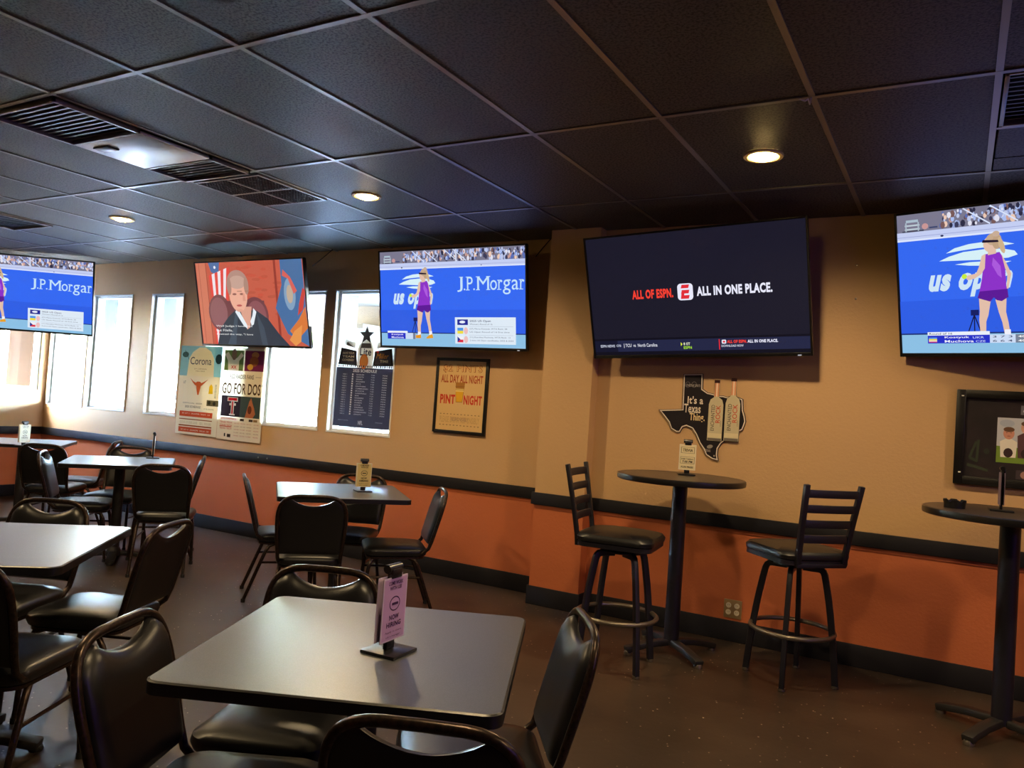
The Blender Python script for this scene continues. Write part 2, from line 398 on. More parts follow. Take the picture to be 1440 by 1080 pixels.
def column(x, y, label):
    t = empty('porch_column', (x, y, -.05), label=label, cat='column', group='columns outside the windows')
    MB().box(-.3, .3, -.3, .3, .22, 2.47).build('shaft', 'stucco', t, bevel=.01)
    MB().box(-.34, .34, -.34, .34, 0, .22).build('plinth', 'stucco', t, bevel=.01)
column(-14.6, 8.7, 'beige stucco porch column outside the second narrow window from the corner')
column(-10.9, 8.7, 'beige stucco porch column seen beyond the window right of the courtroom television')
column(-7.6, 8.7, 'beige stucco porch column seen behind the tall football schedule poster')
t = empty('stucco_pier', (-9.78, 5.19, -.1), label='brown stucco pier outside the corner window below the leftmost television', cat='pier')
MB().box(-.14, .14, -.24, .20, 0, 3.0).build('shaft', mat('shaded_brown_stucco', (52, 41, 31), .85), t); MB().box(-.17, .17, -.27, .23, 0, .2).build('plinth', 'stucco', t)  # pier's shade is put into its brown, darker than the real stucco

# ------------------------------------------------------------------ ceiling: deck, grid bars, tiles
ceil = struct(MB().box(XL, XR, YB, YW, HC + .16, HC + .2).build('ceiling', 'deck'))
GX0, GDX, GY0, GDY = 0.071, 0.6205, 1.966, 1.194
gx = [GX0 + GDX * i for i in range(-16, 8)]; gx = [x for x in gx if XL < x < XR]
gy = [GY0 + GDY * i for i in range(-6, 4)]; gy = [y for y in gy if YB < y < YW]
bar_x = None
def ceil_child(mesh_obj): mesh_obj.parent = ceil
for x in gx:
    MB().box(x - .012, x + .012, YB, YW, HC, HC + .04).build('grid_bar', 'grid', ceil)
for y in gy:
    MB().box(XL, XR, y - .012, y + .012, HC - .0006, HC + .035).build('grid_bar', 'grid', ceil)
tile0 = None
VENTX = (-4.272, -3.652)
skip = {(-4.0, 2.5), (-4.0, 3.7)}
ex = [XL] + gx + [XR]; ey = [YB] + gy + [YW]
tm = {}
for a, b in zip(ex, ex[1:]):
    for c, d in zip(ey, ey[1:]):
        if a < -3.9 < b and (c < 2.5 < d): continue
        if a < .4 < b and c < 3.5 < d: continue
        if a < -6.9 < b and c < 3.5 < d: continue
        wd, dp = b - a - .012, d - c - .012
        key = (round(wd, 2), round(dp, 2))
        if key not in tm:
            o = MB().box(-wd / 2, wd / 2, -dp / 2, dp / 2, 0, .014).build('ceiling_tile', 'tile', ceil, bevel=.004, seg=1); tm[key] = o
        else:
            s = tm[key]; o = s.copy(); COL.objects.link(o); o.parent = ceil
        o.location = ((a + b) / 2, (c + d) / 2, HC + .004 + random.uniform(0, .0015))
        o.rotation_euler = (random.uniform(-.0015, .0015), random.uniform(-.002, .002), 0)
# half tile beside the opening at the right
o = MB().box(.09, .68, 3.75, 4.15, HC + .004, HC + .018).build('ceiling_tile', 'tile', ceil, bevel=.004, seg=1)
MB().box(.084, .68, 3.728, 3.75, HC - .0004, HC + .03).build('grid_bar', 'grid', ceil)

def louvre(parent, x0, x1, y0, y1, z, n, frame=.016):
    mb = MB(); mb.box(x0, x1, y0, y0 + frame, z - .006, z + .02); mb.box(x0, x1, y1 - frame, y1, z - .006, z + .02)
    mb.box(x0, x0 + frame, y0, y1, z - .006, z + .02); mb.box(x1 - frame, x1, y0, y1, z - .006, z + .02)
    mb.build('vent_frame', 'grid', parent, bevel=.002)
    MB().box(x0 + .005, x1 - .005, y0 + .005, y1 - .005, z + .05, z + .055).build('back_plate', 'deck', parent)
    s0 = None
    for i in range(n):
        y = y0 + frame + (y1 - y0 - 2 * frame) * (i + .5) / n
        if s0 is None:
            s0 = MB(); q = Matrix.Rotation(R(8), 4, 'X'); s0.box(x0 + frame, x1 - frame, -.008, .008, -.001, .001, mtx=q); s0 = s0.build('slat', 'vent', parent); o = s0
        else: o = s0.copy(); COL.objects.link(o); o.parent = parent
        o.location = (0, y, z + .012)
hv = empty('ceiling_air_unit', (0, 0, 0), label='long ceiling air unit with two slatted grilles and bright metal access panel', cat='air vent')
hz = HC - .012
louvre(hv, -4.262, -3.69, 1.995, 2.44, hz, 11)
MB().box(-4.262, -3.69, 2.445, 2.865, hz - .004, hz + .012).build('access_panel', 'steel', hv, bevel=.003)
pl = MB().box(-4.19, -4.06, 2.50, 2.57, hz - .012, hz - .004).build('latch_plate', 'plastic', hv, bevel=.002)
pl['label'] = 'small black latch plate'
louvre(hv, -4.262, -3.69, 2.87, 3.155, hz, 7)
MB().box(-4.266, -3.686, 1.985, 3.16, hz + .056, hz + .066).build('housing', 'deck', hv)
eg = empty('ceiling_return_grille', (-3.962, 3.49, HC - .006), label='square black egg-crate return grille in four panels behind the slatted air unit', cat='air vent')
mb = MB()
for a, b, c, d in ((-.29, .29, -.29, -.275), (-.29, .29, .275, .29), (-.29, -.275, -.275, .275), (.275, .29, -.275, .275), (-.007, .007, -.275, .275), (-.275, .275, -.007, .007)):
    mb.box(a, b, c, d, -.004, .008)
mb.build('grille_frame', 'grid', eg)
for sx in (-1, 1):
    for sy in (-1, 1):
        mb = MB()
        for k in range(11):
            u = .007 + .268 * (k + .5) / 11
            mb.box(sx * u - .0015, sx * u + .0015, min(sy * .007, sy * .275), max(sy * .007, sy * .275), -.002, .006)
            mb.box(min(sx * .007, sx * .275), max(sx * .007, sx * .275), sy * u - .0015, sy * u + .0015, -.002, .006)
        o = mb.build('egg_crate_panel', 'vent', eg); o['kind'] = 'stuff'
MB().box(-.28, .28, -.28, .28, .007, .010).build('back_plate', 'vent', eg)
# slatted vents: far left, and the dark opening at the right
lv = empty('ceiling_slot_vent', (0, 0, 0), label='dark slatted ceiling vent at the far left above the leftmost television', cat='air vent')
louvre(lv, -7.36, -6.77, 3.19, 3.75, HC - .008, 13)
MB().box(-7.36, -6.77, 3.77, 4.34, HC + .004, HC + .018).build('blank_panel', 'tile', lv)
rv = empty('ceiling_dark_vent', (0, 0, 0), label='black square ceiling vent at the upper right edge above the player television', cat='air vent')
louvre(rv, .09, .68, 3.18, 3.725, HC + .004, 12)
lt = struct(MB().box(.09, .68, 4.16, 4.34, HC + .004, HC + .018).build('ceiling_filler', 'tile'))

# recessed can lights
can0 = None
def can(x, y, label=None, lamp=True):
    t = empty('recessed_downlight', (x, y, HC), label=label, cat='ceiling light', group='recessed downlights')
    prof = [(.094, .004), (.095, 0), (.092, -.006), (.075, -.007), (.070, -.002), (.066, .003)]
    MB().lathe(prof, 32).build('trim_ring', 'can_trim', t, smooth=True)
    MB().lathe([(.0005, -.022), (.03, -.020), (.05, -.013), (.063, -.002), (.0635, .003)], 28).build('lens', 'lens', t, smooth=True)
    l = bpy.data.lights.new('can_lamp', 'SPOT'); l.energy = CAN_POWER * 4; l.color = (1, .73, .40); l.shadow_soft_size = .06; l.spot_size = R(165); l.spot_blend = .6
    o = bpy.data.objects.new('can_lamp', l); COL.objects.link(o); o.parent = t; o.location = (0, 0, -.05)
    return t
can(-5.83, 3.76, 'glowing recessed ceiling downlight farthest left, past the slatted air unit')
can(-3.35, 3.80, 'glowing recessed ceiling downlight above and left of the pint night tennis television')
can(-0.87, 3.79, 'glowing recessed ceiling downlight nearest the big dark sports network television')
for x, lb in ((-5.83, 'left side of the room'), (-3.35, 'whitened left table'), (-.87, 'foreground chairs')): can(x, 1.36, 'recessed ceiling downlight out of view above the %s' % lb)
can(1.61, 3.79, 'recessed ceiling downlight out of view at the right')
can(1.61, 1.36, 'recessed ceiling downlight out of view behind the right table')

# violet neon tube on the right-hand wall (out of view, colours the near edges)
nn = empty('neon_tube', (XR - .08, 1.2, 1.9), label='violet neon tube on the right wall', cat='neon light')
MB().tube([(0, -1.6, 0), (0, 1.6, 0)], .02, 12).build('tube', 'neon', nn, smooth=True)
MB().box(.03, .06, -1.6, 1.6, -.02, .02).build('mount', 'plastic', nn)

# ------------------------------------------------------------------ furniture builders
def spow(c, p): return math.copysign(abs(c) ** p, c)
CH_T = .815
def make_chair():
    t = empty('dining_chair', (0, 0, 0), cat='chair', group='black vinyl stacking chairs')
    def lean(z): return -.200 - (z - .47) * .27
    def hoop(u):  # u -1..1
        a = math.pi * (.5 - u / 2 * .999); return .188 * spow(math.cos(a), .5), .655 + (CH_T - .655) * spow(math.sin(a), .62)
    P = [(.165, .02, .392), (.168, -.08, .395), (.172, -.15, .408), (.176, -.188, .44), (.180, lean(.49), .49), (.186, lean(.57), .57)]
    n = 22; arch = []
    for i in range(n + 1):
        a = math.pi * i / n; x, z = .190 * spow(math.cos(a), .46), .640 + (CH_T - .652) * spow(math.sin(a), .66)
        arch.append((x, lean(z), z))
    path = P + arch + [(-x, y, z) for x, y, z in P[::-1]]
    MB().tube(path, .012, 10).build('back_frame', 'bronze', t, smooth=True)
    # padded back with the hand-hold cut under the hoop
    def top_at(x):
        c = min(1, abs(x) / .190) ** (1 / .46); a = math.acos(c); return .640 + (CH_T - .652) * math.sin(a) ** .66
    nu, nv = 22, 10; mb = MB(); F = []; Bk = []
    for i in range(nu + 1):
        u = -1 + 2 * i / nu; xr = .178 * math.sin(u * math.pi / 2)
        zt = top_at(xr) - .010 - (.047 * (1 - (xr / .118) ** 2) ** .8 if abs(xr) < .118 else 0); zb = .462
        for j in range(nv + 1):
            s = j / nv; s = .5 - .5 * math.cos(math.pi * s); z = zb + (zt - zb) * s
            ex_ = min(1, (.178 - abs(xr)) / .045); ez = min(1, min(z - zb, zt - z) / .045 + 1e-6)
            pf = math.sqrt(max(0, 1 - (1 - max(ex_, 0)) ** 2)) * math.sqrt(max(0, 1 - (1 - max(ez, 0)) ** 2))
            x = xr * (.955 + .045 * min(1, (z - zb) / .2))
            F.append((x, lean(z) + .004 + .026 * pf, z)); Bk.append((x, lean(z) - .006 - .006 * pf, z))
    k = nv + 1; q = (nu + 1) * k; fs = []
    for i in range(nu):
        for j in range(nv):
            a, b, c, d = i * k + j, (i + 1) * k + j, (i + 1) * k + j + 1, i * k + j + 1
            fs += [(a, b, c, d), (q + d, q + c, q + b, q + a)]
    rim = [i * k for i in range(nu + 1)] + [nu * k + j for j in range(1, k)] + [i * k + nv for i in range(nu - 1, -1, -1)] + [j for j in range(nv - 1, 0, -1)]
    for a, b in zip(rim, rim[1:] + rim[:1]): fs.append((a, q + a, q + b, b))
    mb.add(F + Bk, fs).build('backrest', 'vinyl', t, smooth=True)
    # seat cushion
    def ring(w0, w1, d, r, z, n=7):
        pts = rrect(2, 2, .0001 + r, n); out = []
        for x, y in pts:
            wv = w0 + (w1 - w0) * (y + 1) / 2; out.append((x * wv, .015 + y * d, z))
        return out
    rows = [ring(.165, .18, .18, .35, .384), ring(.178, .195, .196, .35, .392), ring(.184, .202, .203, .35, .412), ring(.180, .198, .199, .35, .430),
            ring(.165, .183, .185, .4, .442), ring(.12, .135, .135, .5, .452), ring(.05, .055, .06, .7, .456)]
    MB().grid(rows).build('seat', 'vinyl', t, smooth=True)
    MB().grid([ring(.165, .18, .18, .35, .370), ring(.170, .186, .187, .35, .372), ring(.170, .186, .187, .35, .384), ring(.16, .17, .17, .35, .386)]).build('seat_frame', 'bronze', t, smooth=True)
    for sx in (-1, 1):
        p = [(sx * .150, .13, .374), (sx * .166, .165, .362), (sx * .172, .183, .325), (sx * .176, .197, .22), (sx * .180, .212, .012)]
        l = MB().tube(p, [.0115, .012, .012, .0115, .011], 10).build('leg', 'bronze', t, smooth=True)
        MB().tube([(sx * .180, .212, 0), (sx * .180, .212, .022)], .0135, 10).build('foot_cap', 'rubber', l, smooth=True)
        p = [(sx * .150, -.07, .374), (sx * .166, -.105, .362), (sx * .171, -.128, .325), (sx * .176, -.175, .20), (sx * .182, -.245, .012)]
        l = MB().tube(p, [.0115, .012, .012, .0115, .011], 10).build('leg', 'bronze', t, smooth=True)
        MB().tube([(sx * .182, -.245, 0), (sx * .182, -.245, .022)], .0135, 10).build('foot_cap', 'rubber', l, smooth=True)
        MB().tube([(sx * .1745, .192, .255), (sx * .1735, -.155, .255)], .0075, 8).build('stretcher', 'bronze', t, smooth=True)
    return t
chair_first = None
def chair(x, y, rz, label):
    global chair_first
    if chair_first is None: o = chair_first = make_chair()
    else: o = copy_tree(chair_first)
    o.location = (x, y, 0); o.rotation_euler = (0, 0, R(rz)); o['label'] = label
    return o

TT = .765     # dining table height
def make_table():
    t = empty('dining_table', (0, 0, 0), cat='table', group='square dining tables')
    o = rrect(.76, .76, .035, 6)
    MB().prism(rrect(.752, .752, .032, 6), TT - .03, TT).build('tabletop', 'laminate', t, bevel=.0015, seg=1)
    n = len(o); i = rrect(.752, .752, .032, 6); mb = MB()
    prof = [(i, TT - .0305), (o, TT - .029), (o, TT - .003), (i, TT - .0004)]
    mb.add([(x, y, z) for r, z in prof for x, y in r], [(a * n + k, a * n + (k + 1) % n, (a + 1) * n + (k + 1) % n, (a + 1) * n + k) for a in range(3) for k in range(n)])
    mb.build('edge_band', 'edge', t, smooth=True)
    MB().lathe([(.038, .06), (.038, TT - .035)], 24).build('column', 'black_metal', t, smooth=True)
    MB().box(-.16, .16, -.16, .16, TT - .036, TT - .030).build('mounting_plate', 'black_metal', t)
    hb = MB().lathe([(.0, .028), (.055, .03), (.060, .055), (.045, .085), (.039, .10)], 24).build('base_hub', 'black_metal', t, smooth=True)
    for k in range(4):
        a = R(90 * k); c, s = math.cos(a), math.sin(a)
        mb = MB(); mb.sweep([(c * .04, s * .04, .052), (c * .13, s * .13, .046), (c * .20, s * .20, .030), (c * .235, s * .235, .022)], .062, .034, (0, 0, 1))
        f = mb.build('base_arm', 'black_metal', t, bevel=.008)
        MB().lathe([(.022, 0), (.024, .006), (.02, .018), (.0, .02)], 14, c * .222, s * .222).build('glide', 'rubber', f, smooth=True)
    return t
table_first = None
def table(x, y, rz, label):
    global table_first
    if table_first is None: o = table_first = make_table()
    else: o = copy_tree(table_first)
    o.location = (x, y, 0); o.rotation_euler = (0, 0, R(rz)); o['label'] = label; return o

def make_bar_table():
    t = empty('bar_table', (0, 0, 0), cat='table', group='round bar tables')
    MB().lathe([(.0, 1.008), (.368, 1.008), (.368, 1.040), (.0, 1.040)], 64).build('tabletop', 'bar_top', t, smooth=True)
    MB().lathe([(.366, 1.006), (.375, 1.010), (.377, 1.024), (.375, 1.038), (.366, 1.041)], 64).build('edge_band', 'edge', t, smooth=True)
    MB().lathe([(.044, .05), (.044, 1.0)], 28).build('column', 'navy_metal', t, smooth=True)
    MB().lathe([(.0, 1.0), (.13, 1.0), (.13, 1.007), (.0, 1.007)], 24).build('mounting_plate', 'black_metal', t)
    for k in range(4):
        a = R(90 * k); c, s = math.cos(a), math.sin(a)
        mb = MB(); mb.sweep([(c * .03, s * .03, .062), (c * .15, s * .15, .056), (c * .26, s * .26, .038), (c * .30, s * .30, .026)], .056, .036, (0, 0, 1))
        f = mb.build('base_arm', 'black_metal', t, bevel=.008)
        g = MB().lathe([(.024, 0), (.026, .008), (.02, .022), (.0, .024)], 14, c * .285, s * .285).build('glide', 'worn', f, smooth=True)
    return t

SH = .735   # stool seat height
def make_stool():
    t = empty('bar_stool', (0, 0, 0), cat='stool', group='ladder-back bar stools')
    def ring(w, d, z, r=.4, cy=0): return [(x * w, cy + y * d, z) for x, y in rrect(2, 2, r, 7)]
    MB().grid([ring(.205, .205, SH - .052), ring(.214, .214, SH - .046), ring(.216, .216, SH - .026), ring(.205, .205, SH - .008, .45), ring(.15, .15, SH + .004, .6), ring(.06, .06, SH + .008, .9)]).build('seat', 'vinyl', t, smooth=True)
    MB().grid([ring(.19, .19, SH - .078, .3), ring(.205, .205, SH - .076, .3), ring(.205, .205, SH - .052, .3), ring(.19, .19, SH - .05, .3)]).build('seat_frame', 'navy_metal', t, smooth=True)
    MB().lathe([(.0, SH - .112), (.115, SH - .112), (.115, SH - .104), (.085, SH - .1), (.085, SH - .079), (.0, SH - .079)], 28).build('swivel', 'black_metal', t, smooth=True)
    ht = SH + .355
    def by(z): return -.215 - max(0, z - SH) * .20
    for sx in (-1, 1):
        p = [(sx * .165, -.175, SH - .088), (sx * .140, -.21, SH - .08), (sx * .144, by(SH), SH - .02), (sx * .152, by(SH + .12), SH + .12), (sx * .168, by(ht), ht)]
        MB().sweep(p[1:], .030, .022, (0, 1, 0)).build('back_post', 'navy_metal', t, bevel=.003)
    MB().box(-.15, .15, -.222, -.200, SH - .085, SH - .062).build('back_bracket', 'navy_metal', t, bevel=.002)
    for k, z in enumerate((SH + .068, SH + .148, SH + .228, SH + .308)):
        hw = .142 + (z - SH) * .07; y = by(z)
        mb = MB(); pts = [(-hw + 2 * hw * i / 8, y - .012 * (1 - (2 * i / 8 - 1) ** 2), z) for i in range(9)]
        mb.sweep(pts, .012, .042, (0, 0, 1)); mb.build('slat', 'navy_metal', t, bevel=.002)
    # fixed base, four bowed legs and a foot ring
    for k in range(4):
        a = R(45 + 90 * k - 0); c, s = math.cos(a), math.sin(a)
        prof = [(.04, SH - .118), (.120, SH - .118), (.136, SH - .121), (.147, SH - .130), (.155, SH - .148), (.168, SH - .21), (.181, SH - .28), (.193, .38), (.205, .29), (.216, .20), (.226, .10), (.234, .008)]
        mb = MB(); mb.sweep([(c * r, s * r, z) for r, z in prof], .034, .026, (-s, c, 0)); l = mb.build('leg', 'navy_metal', t, bevel=.003)
        MB().lathe([(.014, 0), (.02, .003), (.02, .014), (.0, .016)], 12, c * .234, s * .234).build('foot_cap', 'worn', l, smooth=True)
    MB().tube([(.218 * math.cos(2 * math.pi * k / 48), .218 * math.sin(2 * math.pi * k / 48), .275) for k in range(48)], .0125, 10, closed=True).build('foot_ring', 'worn', t, smooth=True)
    return t

# ------------------------------------------------------------------ placing tables, chairs, stools
table(-1.27, 1.565, 25, 'square charcoal dining table nearest the camera with the purple card')
table(-3.09, 1.555, 40, 'square dining table cut off at the left edge, its top whitened by window light').scale = (1.07, 1.07, 1)
table(-3.48, 3.905, 47, 'square dining table with the yellow card, beside the pint night wall').scale = (1.06, 1.06, 1)
table(-5.64, 3.79, 51, 'square dining table with a thin silver card holder below the papered posters')
table(-7.5, 4.05, 48, 'square dining table in the far left corner below the leftmost television')

chair(-1.475, 1.32, -65, 'black vinyl chair at the left corner of the nearest table, its back turned sideways')
chair(-0.92, 1.44, 22, 'black vinyl chair in the foreground with its back to the camera at the bottom edge')
chair(-1.69, 1.72, 203, 'black vinyl chair tucked behind the nearest table, facing the camera')
chair(-1.115, 1.87, 126, 'black vinyl chair at the right end of the nearest table beside the stool')
chair(-3.97, 3.92, -40, 'black vinyl chair at the left side of the yellow card table')
chair(-3.345, 3.515, 44, 'black vinyl chair with its back to the camera at the yellow card table')
chair(-3.70, 4.26, 205, 'black vinyl chair behind the yellow card table against the rail')
chair(-3.17, 4.13, 134, 'black vinyl chair at the right side of the yellow card table')
chair(-5.10, 3.82, 45, 'black vinyl chair with its back to the camera at the silver card table')
chair(-6.15, 4.11, 215, 'black vinyl chair facing the camera behind the silver card table')
chair(-5.87, 3.64, -40, 'black vinyl chair at the left of the silver card table, its hoop catching the light')
chair(-5.55, 4.125, 141, 'black vinyl chair edge on at the right of the silver card table')
chair(-6.85, 4.00, 36, 'black vinyl chair with its back to the camera in the far left corner')
chair(-7.15, 4.42, 132, 'black vinyl chair edge on under the rail in the far left corner')
chair(-3.535, 1.875, 206, 'black vinyl chair facing the camera behind the whitened left table')
chair(-3.085, 2.035, 115, 'black vinyl chair pulled out at the right of the whitened left table')
chair(-2.79, 1.495, 28, 'black vinyl chair at the left edge in front of the whitened left table')

bt = make_bar_table(); bt.location = (-1.42, 4.56, 0); bt.rotation_euler = (0, 0, R(-40)); bt['label'] = 'round dark bar table between the two stools'
b2 = copy_tree(bt); b2.location = (.235, 4.42, 0); b2.rotation_euler = (0, 0, R(-28)); b2['label'] = 'round dark bar table at the right edge with the ashtray'
st = make_stool(); st.location = (-1.60, 4.12, 0); st.rotation_euler = (0, 0, R(-83)); st['label'] = 'black ladder-back bar stool left of the round table, seen from its side'
s2 = copy_tree(st); s2.location = (-.745, 4.55, 0); s2.rotation_euler = (0, 0, R(46)); s2['label'] = 'black ladder-back bar stool right of the round table, its back towards the camera'

# ------------------------------------------------------------------ card holders
def card_holder(x, y, z, rz, label, paper, ink, lines, cw=.10, chh=.155, ring=True, sleeve='paper'):
    t = empty('card_holder', (x, y, z), R(rz), label=label, cat='card holder')
    MB().box(-.05, .05, -.05, .05, 0, .008).build('base', 'plastic', t, bevel=.002)
    MB().box(-.016, .016, -.004, .008, .008, .20).build('post', 'plastic', t, bevel=.002)
    MB().tube([(-.027, .002, .205), (.027, .002, .205)], .011, 12).build('clip', 'plastic', t, smooth=True)
    MB().box(-.02, .02, -.012, .0, .182, .205).build('clip_jaw', 'plastic', t, bevel=.003)
    mb = MB(); mb.box(-cw / 2, cw / 2, -.0075, -.0055, .03, .03 + chh); mb.build('card_sleeve', sleeve, t)
    p = Pic(1, .00012); p.rect(-cw / 2 + .004, .034, cw / 2 - .004, .026 + chh, paper)
    if ring: p.ell(0, .03 + .58 * chh, .022 * cw / .1, .018, ink, 24); p.ell(0, .03 + .58 * chh, .019 * cw / .1, .015, paper, 24)
    else: p.rect(-.042, .03 + .25 * chh, .042, .03 + .52 * chh, ink); p.rect(-.040, .03 + .26 * chh, .040, .03 + .51 * chh, paper); p.rect(-.040, .03 + .66 * chh, .040, .03 + .90 * chh, ink); p.rect(-.038, .03 + .67 * chh, .038, .03 + .89 * chh, paper)
    for (tx, a, b, c, d, bold) in lines: p.text(tx, a * cw, .03 + b * chh, c * cw, .03 + d * chh, ink, bold)
    if ring: p.rect(-.013, .03 + .56 * chh, .013, .03 + .60 * chh, ink)
    p.build('printed_card', 'print', t, (0, -.0078, 0))
    mb = MB(); mb.box(-cw / 2, cw / 2, .0085, .0105, .03, .03 + chh); mb.build('card_sleeve', sleeve, t)
    return t
HIRE = [('COME WORK', -.30, .88, .30, .94, .02), ('WITH US!', -.24, .80, .24, .86, .02), ('NOW', -.2, .33, .2, .41, .03), ('HIRING', -.3, .22, .3, .30, .03), ('Apply in store', -.34, .12, .34, .16, 0), ('ask a manager', -.3, .05, .3, .09, 0)]
card_holder(-1.188, 1.548, TT, 93, 'black stand holding a purple now hiring card on the nearest table', (196, 158, 206), (60, 30, 80), HIRE, sleeve='white_sleeve')
card_holder(-3.376, 4.0, TT, 58, 'black stand holding a yellowed hiring card on the table by the pint poster', (226, 206, 140), (70, 55, 35), HIRE)
card_holder(-5.755, 4.15, TT, 143, 'thin card stand seen edge on with a silver glare on the far table', (220, 218, 210), (60, 60, 60), HIRE)
card_holder(-7.03, 3.80, TT, 100, 'black stand between two white cards on the far left corner table', (214, 208, 190), (60, 60, 60), HIRE)
MENU = [('TRIVIA', -.3, .72, .3, .84, .03), ('EVERY TUESDAY', -.36, .40, .36, .46, .02), ('7:00 PM', -.3, .28, .3, .37, .03), ('FUN', -.36, .08, -.06, .15, .02), ('PRIZES', .0, .08, .36, .15, .02)]
def menu_card(x, y, z, rz, label):
    t = card_holder(x, y, z, rz, label, (232, 220, 178), (40, 34, 28), MENU, ring=False); return t
menu_card(-1.43, 4.70, 1.041, 22, 'black stand with a cream event card on the round table between the stools')
card_holder(.195, 4.46, 1.041, 93, 'thin card stand seen edge on upon the right edge round table', (120, 110, 130), (50, 40, 60), HIRE, sleeve='violet_paper')

# ashtray
at = empty('ashtray', (.0, 4.36, 1.041), label='scalloped black plastic ashtray on the right edge round table', cat='ashtray')
mb = MB(); seg = 36; prof = [(.0, .0), (.046, .0), (.0475, .026), (.050, .040), (.044, .040), (.040, .008), (.0, .008)]; rows = []
for k in range(seg):
    a = 2 * math.pi * k / seg; notch = 1 if (k % 6) in (0, 1) else 0
    rows.append([(r * math.cos(a), r * math.sin(a), z - (.009 if notch and z > .03 else 0)) for r, z in prof])
n = len(prof); mb.add([v for r in rows for v in r], [(k * n + i, ((k + 1) % seg) * n + i, ((k + 1) % seg) * n + i + 1, k * n + i + 1) for k in range(seg) for i in range(n - 1)])
mb.build('bowl', 'plastic', at, smooth=True)

# ------------------------------------------------------------------ televisions
def television(name_label, cx, cy, cz, w, yaw, tilt, roll, pic, mount_to, group='wall televisions'):
    """mount_to: y distance (local, behind) to the wall"""
    t = empty('television', (cx, cy, cz), label=name_label, cat='television', group=group)
    q = Matrix.Rotation(R(yaw), 4, 'Z') @ Matrix.Rotation(R(tilt), 4, 'X') @ Matrix.Rotation(R(roll), 4, 'Y')
    t.matrix_world = Matrix.Translation((cx, cy, cz)) @ q
    h = w * .572; b = .009 * w
    mb = MB()
    for x0, x1, z0, z1 in ((-w / 2, -w / 2 + b, -h / 2, h / 2), (w / 2 - b, w / 2, -h / 2, h / 2), (-w / 2 + b, w / 2 - b, h / 2 - b, h / 2), (-w / 2 + b, w / 2 - b, -h / 2, -h / 2 + b * 1.6)):
        mb.box(x0, x1, -.004, .02, z0, z1)
    mb.build('bezel', 'tvback', t, bevel=.002)
    MB().box(-w / 2 + .004, w / 2 - .004, .018, .040, -h / 2 + .004, h / 2 - .004).build('back_shell', 'tvback', t, bevel=.006)
    MB().box(-w * .33, w * .33, .038, .072, -h * .42, h * .1).build('electronics_box', 'tvback', t, bevel=.01)
    sw, sh = w - 2 * b, h - 2.6 * b
    pc = pic(); pc.sc = 1
    # picture coordinates 0..1 x 0..0.5625 stretched on the screen
    pc.v = [((x - .5) * sw, y, (z / .5625 - .5) * sh + b * .3) for x, y, z in pc.v]
    pc.build('screen', 'screen', t, (0, .004, 0))
    inv = q.inverted().to_3x3()
    mo = empty('wall_mount'); mo.parent = t; COL.objects.unlink(mo); bpy.data.objects.remove(mo)
    d = inv @ Vector(mount_to); mb = MB(); mb.bar((0, .07, 0), Vector((0, .03, 0)) + d, .07, .05)
    base = Vector((0, .03, 0)) + d; ax = inv @ Vector((1, 0, 0)) if abs(mount_to[1]) > abs(mount_to[0]) else inv @ Vector((0, 1, 0)); az = inv @ Vector((0, 0, 1))
    nd = d.normalized()
    mb.bar(base - az * .13 - nd * .012, base + az * .13 - nd * .012, .22, .022, up=nd)
    mb.bar((-.2, .055, 0), (.2, .055, 0), .03, .30)
    mb.build('wall_mount', 'black_metal', t)
    MB().box(w * .44, w * .455, -.0045, -.003, -h / 2 + .002, -h / 2 + .008).build('standby_light', emit_dot, t)
    return t
emit_dot = emit('standby_dot', (.6, .6, .65), .8)

